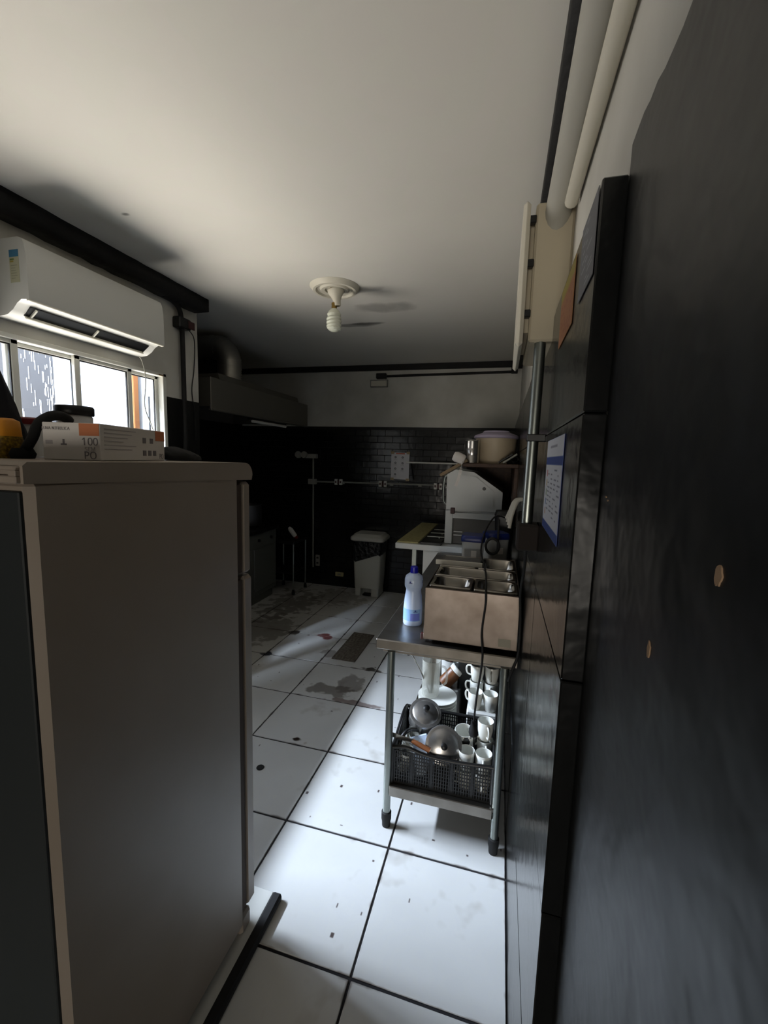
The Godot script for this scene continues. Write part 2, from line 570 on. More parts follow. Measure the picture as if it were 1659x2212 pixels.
func build_shell() -> void:
	# floor: single tiles set into dark joints
	var fl := setting("floor", "white glazed square floor tiles with dark grout joints")
	part(fl, "screed", bx(XN - 0.1, 1.6, -0.08, -0.0035, ZB - 0.1, 2.1, 0.0), M.grout)
	var fm := picture("floor_tile", floor_image(), 0.3)
	for i in range(-5, 3):
		for j in range(-9, 5):
			var x0 := maxf(i * T, XN)
			var x1 := (i + 1) * T
			var z0 := maxf(j * T, ZB)
			var z1 := (j + 1) * T
			if x1 - x0 < 0.03 or z1 - z0 < 0.03: continue
			if x1 < XL - 0.2 and z0 > ZE: continue
			var gp := 0.0038
			var dy := rng.randf_range(-0.0006, 0.0006)
			var st := S()
			box_uv(st, Vector3(x0 + gp, -0.012, z0 + gp * 1.2), Vector3(x1 - gp, dy, z1 - gp * 1.2), 0.0018)
			part(fl, "tile", st, fm)
	# ceiling
	var ce := setting("ceiling", "white painted flat ceiling with sooty smudges")
	var cm := picture("ceiling_paint", ceiling_image(), 0.9)
	var cst := S()
	box_uv(cst, Vector3(XL - 0.14, H, ZB - 0.2), Vector3(1.65, H + 0.12, 2.2), 0.0)
	part(ce, "ceiling_slab", cst, cm)
	cst = S()
	box_uv(cst, Vector3(XN - 0.11, H, ZB - 0.2), Vector3(XL - 0.14, H + 0.12, ZE + 0.14), 0.0)
	part(ce, "nook_slab", cst, cm)
	# back wall
	var wb := setting("wall_back", "back wall, white plaster above glossy black brick-pattern tiles")
	part(wb, "plaster", bx(XN - 0.15, 1.6, 0.0, H, ZB - 0.15, ZB - 0.008, 0.0), M.white_plaster)
	part(wb, "black_band", bx(XN - 0.05, XR, 0.0, 1.974, ZB - 0.02, ZB - 0.0045, 0.0), M.joint_black)
	var bl := 0.182
	var bh := 0.0745
	var variants := []
	for k in 3:
		var st := S()
		box(st, Vector3(-bl / 2 + 0.002, -bh / 2 + 0.002, -0.004), Vector3(bl / 2 - 0.002, bh / 2 - 0.002, 0.004 + 0.0006 * k), 0.0016)
		st.generate_normals()
		variants.append(st.commit())
	var rest := S()
	var row := 0
	var y := 0.006 + bh / 2
	while y < 1.96:
		var x := XN + (0.5 if row % 2 else 0.0) * bl + bl / 2
		while x < XC - bl / 2 + 0.01:
			var at := Transform3D(Basis(Vector3.UP, rng.randf_range(-0.006, 0.006)) * Basis(Vector3.RIGHT, rng.randf_range(-0.008, 0.008)), Vector3(x, y, ZB - 0.0035))
			if x > -1.0 and x < 0.86 and y > 0.05:
				share(wb, "brick", variants[rng.randi() % 3], M.black_tile, at)
			else:
				box(rest, Vector3(-bl / 2 + 0.002, -bh / 2 + 0.002, -0.004), Vector3(bl / 2 - 0.002, bh / 2 - 0.002, 0.0045), 0.0, at)
			x += bl
		y += bh
		row += 1
	tag(part(wb, "bricks_in_the_dark", rest, M.black_tile), "black bricks out of sight behind hood and shelf", "", "", "stuff")
	# right hand wall: plaster, black paint on the near stretch, tile cladding further on
	var wr := setting("wall_right", "black painted wall with glossy black tile cladding and white plaster above")
	part(wr, "plaster", bx(XR, XR + 0.15, 0.0, H, ZB - 0.1, 2.1, 0.0), M.white_plaster)
	part(wr, "black_paint", ragged(XR - 0.0025, 2.032, 0.39, 2.1), M.black_paint)
	var pz := 0.39
	var cy := [0.0, 0.42, 0.84, 1.262, 1.68, 2.0]
	while pz > ZB + 0.05:
		var z1 := maxf(pz - 0.54, ZB)
		for k in 5:
			var st := S()
			box(st, Vector3(XR - 0.002, cy[k] + 0.0012, z1 + 0.0012), Vector3(XC + rng.randf_range(-0.0012, 0.0012), cy[k + 1] - 0.0012, pz - 0.0012), 0.0022)
			part(wr, "tile", st, M.black_tile)
		pz -= 0.54
	# chips where plaster shows through the paint
	for c in [[1.534, 0.76, 0.005, 0.0085], [1.434, 0.65, 0.004, 0.0085], [1.56, 0.428, 0.004, 0.0015], [1.556, 0.439, 0.003, 0.0012]]:
		var st := S()
		var ring0 := []
		var ring1 := []
		for k in 16:
			var a := TAU * k / 16
			var rr := rng.randf_range(0.72, 1.1)
			ring0.append(Vector3(XR - 0.002, c[0] + sin(a) * c[3] * rr, c[1] + cos(a) * c[2] * rr))
			ring1.append(Vector3(XR - 0.0036, c[0] + sin(a) * c[3] * rr, c[1] + cos(a) * c[2] * rr))
		loft(st, [ring0, ring1])
		part(wr, "paint_chip", st, M.plaster_chip)
	# window wall (left): pieces round the opening, black paint lower down
	var wl := setting("wall_left", "window wall, white plaster above and black paint below")
	var wz0 := -1.325
	var wz1 := 0.35
	var wy0 := 1.10
	var wy1 := 2.115
	part(wl, "wall_below", bx(XL - 0.14, XL, 0.0, wy0, ZE, 2.1, 0.0), M.black_paint)
	part(wl, "wall_above", bx(XL - 0.14, XL, wy1, H, ZE, 2.1, 0.0), M.white_plaster)
	part(wl, "wall_beside", bx(XL - 0.14, XL, 1.974, wy1, ZE, wz0, 0.0), M.white_plaster)
	part(wl, "wall_beside", bx(XL - 0.14, XL, wy0, 1.974, ZE, wz0, 0.0), M.black_paint)
	part(wl, "wall_beside", bx(XL - 0.14, XL, wy0, wy1, wz1, 2.1, 0.0), M.white_plaster)
	var wn := setting("wall_nook", "dark far side wall of the cooking nook")
	part(wn, "wall_face", bx(XN - 0.11, XN, 0.0, H, ZB - 0.1, ZE + 0.12, 0.0), M.black_paint)
	var wk := setting("wall_nook_return", "short return wall behind the window wall, pale outside and black inside")
	part(wk, "wall_core", bx(XN - 0.11, XL - 0.14, 0.0, H, ZE, ZE + 0.12, 0.0), M.black_paint)
	part(wk, "outside_render", bx(XN - 0.11, XL - 0.14, 0.3, H, ZE + 0.12, ZE + 0.14, 0.0), M.outside_wall)
	var wf := setting("wall_front", "wall with an open doorway at the room's near end")
	part(wf, "plaster", bx(XL - 0.14, XR + 0.1, 2.25, H, 2.0, 2.15, 0.0), M.white_plaster)
	part(wf, "plaster_beside_door", bx(XL - 0.14, 0.42, 0.0, 2.25, 2.0, 2.15, 0.0), M.black_paint)
	var pw := setting("wall_passage", "plain walls of the passage leading to the kitchen")
	part(pw, "wall_face", bx(0.30, 0.42, 0.0, 2.5, 2.15, 5.1, 0.0), M.black_paint)
	part(pw, "wall_face", bx(XR, XR + 0.15, 0.0, 2.5, 2.1, 5.1, 0.0), M.black_paint)
	part(pw, "end_wall", bx(0.30, XR + 0.15, 0.0, 2.5, 5.0, 5.1, 0.0), M.white_plaster)
	part(pw, "passage_ceiling", bx(0.30, XR + 0.15, 2.4, 2.5, 2.15, 5.1, 0.0), M.white_plaster)
	part(pw, "passage_floor", bx(0.30, XR + 0.15, -0.08, 0.0, 2.1, 5.1, 0.0), M.grout)
	# black beams under the ceiling
	var t1 := setting("trim_1", "black ceiling beam running along the window wall")
	part(t1, "beam", ragged_beam(XL - 0.01, -0.755, H - 0.085, H + 0.005, ZE + 0.02, 2.05), M.black_trim)
	var t2 := setting("trim_2", "thin black beam under the ceiling at the back wall")
	part(t2, "beam", bx(XN, 1.42, H - 0.062, H + 0.004, ZB - 0.02, ZB + 0.03, 0.004), M.black_trim)
	var t3 := setting("trim_3", "black ceiling strip along the cladded wall")
	part(t3, "beam", ragged_beam(1.387, XR + 0.01, H - 0.075, H + 0.005, ZB, 2.05), M.black_trim)

func box_uv(st: SurfaceTool, lo: Vector3, hi: Vector3, bev: float) -> void:
	# box whose uv follows the plan (x, z), so that one picture runs over all tiles
	var tmp := SurfaceTool.new()
	tmp.begin(Mesh.PRIMITIVE_TRIANGLES)
	tmp.set_smooth_group(-1)
	box(tmp, lo, hi, bev)
	var arr := tmp.commit_to_arrays()
	var vs: PackedVector3Array = arr[Mesh.ARRAY_VERTEX]
	st.set_smooth_group(-1)
	for v in vs:
		st.set_uv(Vector2((v.x + 2.0) / 3.45, (v.z + 4.0) / 6.0))
		st.add_vertex(v)

func ceiling_image() -> Image:
	var w := 512
	var h := 896
	var n1 := FastNoiseLite.new()
	n1.seed = 41; n1.frequency = 0.02; n1.fractal_octaves = 5
	var n2 := FastNoiseLite.new()
	n2.seed = 42; n2.frequency = 0.006; n2.fractal_octaves = 4
	var smudges := [  # x, z, rx, rz, strength
		[0.05, -2.35, 0.22, 0.045, 0.35], [0.20, -2.33, 0.15, 0.03, 0.4], [0.42, -2.0, 0.22, 0.10, 0.22], [0.36, -1.66, 0.16, 0.05, 0.3],
		
		[-0.42, -0.62, 0.02, 0.012, 0.5],
	]
	var img := Image.create(w, h, false, Image.FORMAT_RGB8)
	for j in h:
		var z := -4.0 + 6.0 * (j + 0.5) / h
		for i in w:
			var x := -2.0 + 3.45 * (i + 0.5) / w
			var a := n1.get_noise_2d(i, j)
			var b := n2.get_noise_2d(i, j)
			var c := Color(0.83, 0.82, 0.79) * (0.985 + 0.02 * b)
			for s in smudges:
				var dx: float = (x - s[0]) / s[2]
				var dz: float = (z - s[1]) / s[3]
				var q := dx * dx + dz * dz
				if q < 2.8:
					c = c.lerp(Color(0.10, 0.095, 0.09), clampf((1.0 - q + a * 1.0 + b * 0.8) * 0.9, 0.0, 1.0) * s[4])
			img.set_pixel(i, j, c)
	return img

# coat of paint on the right hand wall with a hand-painted upper edge
func ragged(x: float, top: float, z0: float, z1: float) -> SurfaceTool:
	var st := S()
	var n := 70
	var ys := []
	for k in n + 1: ys.append(top + rng.randf_range(-0.003, 0.003) + 0.004 * sin(k * 0.7))
	for k in n:
		var a := lerpf(z0, z1, float(k) / n)
		var b := lerpf(z0, z1, float(k + 1) / n)
		quad(st, Vector3(x, 0, b), Vector3(x, 0, a), Vector3(x, ys[k], a), Vector3(x, ys[k + 1], b))
		quad(st, Vector3(x, ys[k + 1], b), Vector3(x, ys[k], a), Vector3(x + 0.0026, ys[k], a), Vector3(x + 0.0026, ys[k + 1], b))
	return st

func ragged_beam(x0: float, x1: float, y0: float, y1: float, z0: float, z1: float) -> SurfaceTool:
	var st := S()
	var n := 60
	var rings := []
	for k in n + 1:
		var z := lerpf(z0, z1, float(k) / n)
		var e := rng.randf_range(-0.004, 0.004)
		var g := rng.randf_range(-0.003, 0.003)
		rings.append([Vector3(x0, y0 + e, z), Vector3(x0, y1, z), Vector3(x1 + g, y1, z), Vector3(x1 + g, y0 + e, z)])
	loft(st, rings, true, true)
	return st

func build_outside() -> void:
	var g := setting("ground_outside", "pale ground of the narrow yard outside the window")
	part(g, "slab", bx(-3.2, XL - 0.14, 0.30, 0.5, ZE + 0.14, 3.5, 0.0), M.outside_ground)
	part(g, "slab", bx(-3.2, XN - 0.11, 0.30, 0.5, -5.5, ZE + 0.14, 0.0), M.outside_ground)
	var ev := setting("added_eave_outside", "added unseen eave that holds high sky light off the window")  # unseen slab added to keep out light from the high sky
	part(ev, "slab", bx(-1.3, XL - 0.14, H, H + 0.12, ZE + 0.14, 3.0, 0.0), M.outside_concrete)
	var fn := setting("added_light_fin", "added unseen fin wall that trims the side sky light")  # unseen wall added to cut off part of the side sky light
	part(fn, "slab", bx(-1.50, XL - 0.14, 0.3, 3.4, 0.42, 0.52, 0.0), M.outside_concrete)
	var w := setting("wall_outside", "pale wall across the narrow yard, seen through the window")
	part(w, "render", bx(-3.35, -3.2, 0.3, 2.9, -5.5, -2.9, 0.0), M.outside_wall)
	part(w, "concrete", bx(-3.35, -3.17, 0.3, 2.9, -2.9, 3.5, 0.0), M.outside_concrete)
	# white runs of paint on the concrete
	for k in 80:
		var z := rng.randf_range(-2.5, -1.9)
		var y := rng.randf_range(1.95, 2.7)
		var l := rng.randf_range(0.02, 0.16)
		var wd := rng.randf_range(0.003, 0.009)
		part(w, "paint_run", bx(-3.171, -3.167, y - l, y, z, z + wd, 0.001), M.drip)
	var p := thing("timber_post", "orange-brown timber post standing outside the window", "post", Vector3(-1.27, 0.5, -1.47))
	part(p, "shaft", bx(-1.31, -1.255, 0.5, 2.7, -1.50, -1.45, 0.006), M.outside_timber)

func build_window() -> void:
	var w := setting("window_1", "white aluminium sliding window with four panes")
	var z0 := -1.325
	var z1 := 0.35
	var y0 := 1.10
	var y1 := 2.115
	var xo := XL - 0.10
	var xi := XL + 0.012
	part(w, "window_frame", bx(xo, xi, y1 - 0.022, y1, z0, z1), M.aluminium_white)
	part(w, "window_frame", bx(xo, xi, y0, y0 + 0.03, z0, z1), M.aluminium_white)
	part(w, "window_frame", bx(xo, xi, y0, y1, z0, z0 + 0.028), M.aluminium_white)
	part(w, "window_frame", bx(xo, xi, y0, y1, z1 - 0.028, z1), M.aluminium_white)
	part(w, "sill", bx(XL - 0.15, XL + 0.04, y0 - 0.03, y0, z0 - 0.02, z1 + 0.02, 0.004), M.white_plaster)
	part(w, "handle_tab", bx(XL + 0.011, XL + 0.016, y1 - 0.02, y1 - 0.012, -1.30, -1.26, 0.001), M.pale_wood)
	# four sashes, two tracks
	var edges := [[z0 + 0.02, -1.045, 0], [-1.065, -0.705, 1], [-0.75, -0.40, 0], [-0.435, z1 - 0.02, 1]]
	for e in edges:
		var xs: float = XL - 0.055 + (0.03 if e[2] == 1 else 0.0)
		var s := Node3D.new()
		s.name = numbered(w, "sash")
		w.add_child(s)
		var a: float = e[0]
		var b: float = e[1]
		var f := 0.030
		for bar in [[a, b, y1 - 0.04, y1 - 0.015], [a, b, y0 + 0.02, y0 + 0.06], [a, a + f, y0 + 0.02, y1 - 0.015], [b - f, b, y0 + 0.02, y1 - 0.015]]:
			part(s, "sash_rail", bx(xs, xs + 0.022, bar[2], bar[3], bar[0], bar[1], 0.002), M.aluminium_white)
		part(s, "seal", bx(xs + 0.008, xs + 0.016, y1 - 0.046, y1 - 0.04, a + f, b - f, 0.0), M.seal)
		part(s, "seal", bx(xs + 0.008, xs + 0.016, y0 + 0.06, y1 - 0.04, a + f, a + f + 0.005, 0.0), M.seal)
		part(s, "seal", bx(xs + 0.008, xs + 0.016, y0 + 0.06, y1 - 0.04, b - f - 0.005, b - f, 0.0), M.seal)
		var st := S()
		quad(st, Vector3(xs + 0.012, y0 + 0.055, b - f), Vector3(xs + 0.012, y0 + 0.055, a + f), Vector3(xs + 0.012, y1 - 0.04, a + f), Vector3(xs + 0.012, y1 - 0.04, b - f))
		part(s, "pane", st, M.window_glass)

func build_left_wall_things() -> void:
	# air conditioner
	var a := thing("air_conditioner", "white split air conditioner mounted above the window", "air conditioner", Vector3(XL, 2.17, -0.71))
	var prof := [V(-0.868, 2.172), V(-0.815, 2.168), V(-0.775, 2.172), V(-0.742, 2.190), V(-0.715, 2.215), V(-0.690, 2.228), V(-0.662, 2.226), V(-0.652, 2.222), V(-0.648, 2.235), V(-0.648, 2.30), V(-0.650, 2.40), V(-0.657, 2.445), V(-0.668, 2.466), V(-0.69, 2.474), V(-0.868, 2.474)]
	var st := S()
	prism(st, prof, -1.085, -0.335, true)
	part(a, "body", st, M.ac_white)
	# black plate on the scooped underside paints in the shade of the outlet cavity
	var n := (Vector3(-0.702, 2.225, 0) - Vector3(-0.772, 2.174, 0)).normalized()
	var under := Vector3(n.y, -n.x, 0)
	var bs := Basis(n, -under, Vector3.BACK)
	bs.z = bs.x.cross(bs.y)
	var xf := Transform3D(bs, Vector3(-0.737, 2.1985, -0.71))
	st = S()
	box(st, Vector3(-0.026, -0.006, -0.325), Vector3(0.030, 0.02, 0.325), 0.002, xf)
	part(a, "outlet_shade_plate", st, M.black_plastic)
	st = S()
	box(st, Vector3(-0.030, -0.018, -0.32), Vector3(-0.022, 0.004, 0.32), 0.0015, xf)
	var vn := part(a, "vane", st, M.ac_lip)
	for k in 2:
		st = S()
		box(st, Vector3(-0.032, -0.014, -0.004 + k * 0.3), Vector3(0.026, -0.004, 0.004 + k * 0.3), 0.001, xf)
		part(vn, "vane_hinge", st, M.ac_lip)
	part(a, "front_lip", bx(-0.668, -0.649, 2.219, 2.229, -1.083, -0.337, 0.003), M.ac_lip)

	var img := blank(32, 64, Color(0.72, 0.71, 0.60))
	img.fill_rect(Rect2i(0, 0, 32, 14), Color(0.24, 0.47, 0.60))
	img.fill_rect(Rect2i(2, 17, 14, 3), Color(0.40, 0.48, 0.24))
	img.fill_rect(Rect2i(2, 21, 12, 3), Color(0.62, 0.56, 0.25))
	for k in 6: img.fill_rect(Rect2i(4, 30 + k * 5, 22 - (k * 7) % 9, 1), Color(0.55, 0.55, 0.48))
	var sm := picture("energy_sticker", img)
	var o := sheet(a, "energy_sticker", Vector3(-0.742, 2.295, -0.335), Vector3(0.052, 0, 0), Vector3(0, 0.13, 0), sm)
	o.set_meta("label", "energy label with blue head and cream body")
	# thin cord across the panes
	var c := thing("white_cable", "thin white cable hanging from the air conditioner across the window", "cable", Vector3(XL + 0.04, 1.62, -1.14))
	st = S()
	tube(st, arc([Vector3(-0.80, 2.176, -1.03), Vector3(-0.83, 2.15, -1.10), Vector3(-0.835, 2.05, -1.13), Vector3(-0.84, 1.88, -1.12), Vector3(-0.835, 1.75, -1.17), Vector3(-0.83, 1.56, -1.20)]), 0.003, 6)
	part(c, "strand", st, M.cable_white)
	# black conduit with a switch box
	var p := thing("black_conduit", "black conduit bending down the window wall beside the window", "conduit", Vector3(-0.845, 1.37, -1.46))
	st = S()
	tube(st, arc([Vector3(-0.838, 2.60, -1.30), Vector3(-0.838, 2.59, -1.38), Vector3(-0.838, 2.56, -1.435), Vector3(-0.838, 2.48, -1.457), Vector3(-0.838, 2.2, -1.462), Vector3(-0.838, 1.4, -1.462)], 5), 0.016, 10)
	part(p, "pipe", st, M.black_trim)
	var sb := thing("switch_box", "small black switch box with dark red face on the conduit", "switch", Vector3(-0.84, 2.47, -1.48))
	part(sb, "housing", bx(-0.868, -0.808, 2.435, 2.505, -1.515, -1.405, 0.006), M.black_plastic)
	part(sb, "face", bx(-0.812, -0.802, 2.445, 2.495, -1.545, -1.485, 0.003), M.dark_red_plastic)
	var k := thing("black_cable", "thin black cable hanging from the switch box to the tiles", "cable", Vector3(-0.865, 1.9, -1.6))
	st = S()
	tube(st, arc([Vector3(-0.83, 2.44, -1.52), Vector3(-0.84, 2.41, -1.575), Vector3(-0.858, 2.33, -1.605), Vector3(-0.862, 2.18, -1.595), Vector3(-0.862, 2.05, -1.57), Vector3(-0.862, 1.9, -1.59), Vector3(-0.862, 1.7, -1.60)]), 0.0035, 6)
	part(k, "strand", st, M.black_plastic)

func build_nook() -> void:
	# extractor hood
	var h := thing("extractor_hood", "long steel extractor hood over the cooking nook", "hood", Vector3(-1.4, 1.96, -2.75))
	var st := S()
	# open box: near end, far end, front, back, top
	box(st, Vector3(-1.90, 1.975, -1.865), Vector3(-0.92, 2.195, -1.85), 0.003)
	part(h, "end_panel", st, M.hood_steel)
	part(h, "end_panel", bx(-1.90, -0.92, 1.975, 2.195, -3.58, -3.565), M.hood_steel)
	part(h, "front_panel", bx(-0.932, -0.917, 1.955, 2.20, -3.58, -1.85), M.hood_steel)
	part(h, "back_panel", bx(-1.915, -1.90, 1.975, 2.195, -3.58, -1.85), M.hood_steel)
	st = S()
	prism(st, [V(-1.9, 2.19), V(-0.94, 2.19), V(-0.96, 2.255), V(-1.85, 2.255)], -3.4, -2.0)
	part(h, "cover", st, M.hood_steel)
	part(h, "drip_edge", bx(-0.94, -0.912, 1.945, 1.962, -3.58, -1.85, 0.004), M.hood_steel)
	# bent foil duct
	var d := thing("foil_duct", "crinkled foil duct rising from the extractor hood", "duct", Vector3(-1.15, 2.25, -2.35))
	var path := arc([Vector3(-1.06, 2.257, -2.3), Vector3(-1.06, 2.36, -2.3), Vector3(-1.065, 2.44, -2.3), Vector3(-1.12, 2.51, -2.3), Vector3(-1.25, 2.54, -2.3), Vector3(-1.94, 2.54, -2.3)], 12)
	var rad := []
	for k in path.size(): rad.append(0.095 + 0.009 * (k % 2) + rng.randf_range(-0.003, 0.003))
	st = S()
	tube(st, path, rad, 22)
	part(d, "sleeve", st, M.foil)
	# unlit tube fitting under the hood
	var f := thing("tube_fitting", "unlit fluorescent tube fitting under the extractor hood", "light fitting", Vector3(-0.97, 1.92, -2.75))
	part(f, "batten", bx(-0.985, -0.945, 1.925, 1.945, -3.12, -2.44), M.black_plastic)
	st = S()
	tube(st, [Vector3(-0.945, 1.915, -3.10), Vector3(-0.945, 1.915, -2.47)], 0.013, 12)
	part(f, "tube", st, M.tube_white)
	# range below
	var s := thing("cooking_range", "dark grey cooking range in the gloomy nook under the hood", "range", Vector3(-1.5, 0, -2.4))
	part(s, "body", bx(-1.90, -1.16, 0.10, 0.78, -3.28, -1.75, 0.008), M.range_grey if M.has("range_grey") else mat("range_grey", Color(0.34, 0.35, 0.33), 0.5))
	part(s, "plinth", bx(-1.88, -1.20, 0.0, 0.10, -3.26, -1.77, 0.0), M.range_grey)
	part(s, "cooktop", bx(-1.92, -1.13, 0.78, 0.82, -3.30, -1.73, 0.006), M.black_plastic)
	for k in 3: part(s, "oven_door", bx(-1.162, -1.145, 0.16, 0.62, -3.24 + k * 0.5, -2.80 + k * 0.5, 0.006), M.range_grey)
	for k in 6:
		st = S()
		lathe(st, [V(0, 0), V(0.018, 0), V(0.016, 0.02), V(0, 0.022)], 12, Transform3D(Basis(Vector3.BACK, -PI / 2), Vector3(-1.16, 0.70, -3.16 + k * 0.25)))
		part(s, "knob", st, M.black_plastic)
	for k in 3:
		var gz := -3.05 + k * 0.5
		for q in 5:
			part(s, "grate_bar", bx(-1.80, -1.22, 0.82, 0.842, gz - 0.18 + q * 0.09, gz - 0.165 + q * 0.09, 0.003), M.black_plastic)
	var pot := thing("stock_pot", "tall dull steel stock pot on the cooking range", "pot", Vector3(-1.36, 0.842, -3.05))
	st = S()
	lathe(st, [V(0, 0), V(0.125, 0), V(0.13, 0.01), V(0.13, 0.22), V(0.136, 0.224), V(0.128, 0.226), V(0.125, 0.02), V(0, 0.015)], 28)
	part(pot, "vessel", st, mat("dull_steel", Color(0.32, 0.32, 0.33), 0.45, 0.8), true)
	for sgn in [-1, 1]:
		st = S()
		tube(st, arc([Vector3(-0.04, 0.18, sgn * 0.125), Vector3(-0.03, 0.185, sgn * 0.16), Vector3(0.03, 0.185, sgn * 0.16), Vector3(0.04, 0.18, sgn * 0.125)]), 0.006, 6)
		part(pot, "handle", st, M.dull_steel, true)
	# low stand with two bright front legs
	var t := thing("side_stand", "low black stand with thin bright metal legs beside the range", "stand", Vector3(-1.1, 0, -3.47))
	part(t, "top", bx(-1.28, -0.945, 0.60, 0.63, -3.66, -3.30, 0.004), M.black_plastic)
	part(t, "shelf", bx(-1.26, -0.97, 0.24, 0.26, -3.64, -3.32, 0.004), M.black_plastic)
	for q in [[-0.965, -3.325], [-0.962, -3.635], [-1.26, -3.325], [-1.26, -3.635]]:
		st = S()
		tube(st, [Vector3(q[0], 0.05, q[1]), Vector3(q[0], 0.60, q[1])], 0.009, 10)
		var lg := part(t, "leg", st, M.galvanised)
		st = S()
		lathe(st, [V(0, 0), V(0.02, 0), V(0.018, 0.03), V(0.012, 0.06), V(0, 0.062)], 12, Transform3D(Basis.IDENTITY, Vector3(q[0], 0, q[1])))
		part(lg, "foot", st, M.rubber)
	var b := thing("squeeze_bottle", "white squeeze bottle with red cap lying tilted on low stand", "bottle", Vector3(-1.03, 0.66, -3.5))
	st = S()
	lathe(st, [V(0, 0), V(0.024, 0), V(0.027, 0.02), V(0.027, 0.10), V(0.014, 0.13), V(0, 0.13)], 16)
	part(b, "body", st, M.white_plastic, true)
	st = S()
	lathe(st, [V(0, -0.035), V(0.02, -0.035), V(0.025, 0.0), V(0, 0.0)], 16)
	part(b, "cap", st, M.red_plastic, true)
	b.rotation = Vector3(0.35, 0, 0.5)

func build_back_wall_things() -> void:
	var z := ZB + 0.006
	# grey conduit run
	var c := thing("grey_conduit", "thin grey conduit running level across the black brick wall", "conduit", Vector3(-0.1, 1.30, z))
	var st := S()
	tube(st, [Vector3(-0.94, 1.303, z + 0.012), Vector3(0.78, 1.325, z + 0.012)], 0.010, 8)
	part(c, "pipe", st, mat("conduit_grey", Color(0.52, 0.53, 0.50), 0.5))
	for x in [-0.55, 0.06, 0.40]:
		part(c, "coupling", bx(x - 0.02, x + 0.02, 1.292 + 0.01 * x, 1.318 + 0.01 * x, z, z + 0.025), M.conduit_grey)
	var v := thing("upright_conduit", "thin grey conduit dropping down the dark corner tiles", "conduit", Vector3(-0.94, 0.2, z))
	st = S()
	tube(st, [Vector3(-0.944, 1.60, z + 0.012), Vector3(-0.935, 0.22, z + 0.012)], 0.010, 8)
	part(v, "pipe", st, M.conduit_grey)
	var j := thing("junction_box", "small beige junction box where the grey conduits meet", "junction box", Vector3(-0.95, 1.30, z))
	part(j, "housing", bx(-1.0, -0.895, 1.27, 1.335, z, z + 0.045, 0.006), M.grey_plastic)
	var e := thing("twin_lamp_box", "pale boxed emergency lamp on the upright conduit", "lamp", Vector3(-0.97, 1.6, z))
	part(e, "housing", bx(-1.05, -0.885, 1.585, 1.64, z, z + 0.06, 0.006), M.grey_plastic)
	for x in [-1.12, -1.04]:
		st = S()
		lathe(st, [V(0, 0), V(0.035, 0), V(0.042, 0.03), V(0.04, 0.05), V(0, 0.055)], 16, Transform3D(Basis(Vector3.RIGHT, PI / 2 - 0.2), Vector3(x, 1.62, z + 0.03)))
		part(e, "lamp_head", st, M.grey_plastic)
	# sockets on the conduit
	var spots := [[-0.60, "white socket pair nearest the junction box on grey conduit"], [-0.04, "white socket pair below the pinned icon sheet"], [0.615, "white socket pair beside the white oven"]]
	for q in spots:
		var s := thing("wall_socket", q[1], "socket", Vector3(q[0], 1.31, z), "sockets along the grey conduit")
		for k in 2:
			var x0: float = q[0] - 0.055 + k * 0.062
			part(s, "plate", bx(x0, x0 + 0.036, 1.275, 1.345, z, z + 0.03, 0.004), M.white_plastic)
			part(s, "outlet", bx(x0 + 0.008, x0 + 0.028, 1.297, 1.323, z + 0.029, z + 0.032, 0.001), M.dark_red_plastic)
		part(s, "bridge", bx(q[0] - 0.02, q[0] + 0.008, 1.28, 1.34, z, z + 0.026, 0.004), M.dark_red_plastic)
	var lo := thing("wall_socket", "low pale yellow socket plate near the floor beside the bin", "socket", Vector3(-0.577, 0.16, z), "low sockets")
	part(lo, "plate", bx(-0.63, -0.525, 0.135, 0.185, z, z + 0.02, 0.004), mat("old_ivory", Color(0.72, 0.68, 0.50), 0.5))
	part(lo, "outlet", bx(-0.60, -0.555, 0.15, 0.17, z + 0.019, z + 0.022, 0.001), M.grey_plastic)
	var lo2 := thing("wall_socket", "dim grey double socket low beside the side stand", "socket", Vector3(-0.87, 0.3, z), "low sockets")
	part(lo2, "plate", bx(-0.90, -0.845, 0.24, 0.38, z, z + 0.018, 0.004), M.grey_plastic)
	part(lo2, "outlet", bx(-0.887, -0.858, 0.335, 0.355, z + 0.017, z + 0.02, 0.001), M.black_plastic)
	part(lo2, "outlet", bx(-0.887, -0.858, 0.27, 0.29, z + 0.017, z + 0.02, 0.001), M.black_plastic)
	# icon sheet
	var img := blank(96, 140, Color(0.80, 0.80, 0.82))
	for r in 4:
		for k in 2:
			if r == 3 and k == 1: continue
			var cx := 22 + k * 38
			var cyy := 24 + r * 30
			for a in range(-5, 6):
				for b in range(-5, 6):
					var q := a * a + b * b
					if q <= 26 and (q > 9 or (a + b + r) % 3 == 0): img.set_pixel(cx + a, cyy + b, Color(0.22, 0.23, 0.26))
			for b in 2: img.fill_rect(Rect2i(cx - 9, cyy + 9 + b * 4, 18, 1), Color(0.62, 0.62, 0.65))
	img.fill_rect(Rect2i(24, 2, 48, 6), Color(0.70, 0.36, 0.28))
	var pp := thing("icon_sheet", "white sheet with rows of round icons on the brick wall", "poster", Vector3(0.15, 1.36, z))
	sheet(pp, "paper", Vector3(0.045, 1.375, z), Vector3(0.215, -0.006, 0), Vector3(0.0, 0.31, 0), picture("icon_print", img), 0.002)
	for q in [[0.04, 1.36], [0.225, 1.355], [0.04, 1.665], [0.225, 1.665]]:
		part(pp, "tape", bx(q[0], q[0] + 0.04, q[1], q[1] + 0.03, z + 0.001, z + 0.004, 0.001), mat("brown_tape", Color(0.62, 0.55, 0.42), 0.5) if not M.has("brown_tape") else M.brown_tape)
	# small white shelf
	var sh := thing("wall_shelf", "thin white shelf on black brackets on the brick wall", "shelf", Vector3(0.52, 1.5, z))
	part(sh, "board", bx(0.26, 0.86, 1.565, 1.582, z, z + 0.18), M.counter_white)
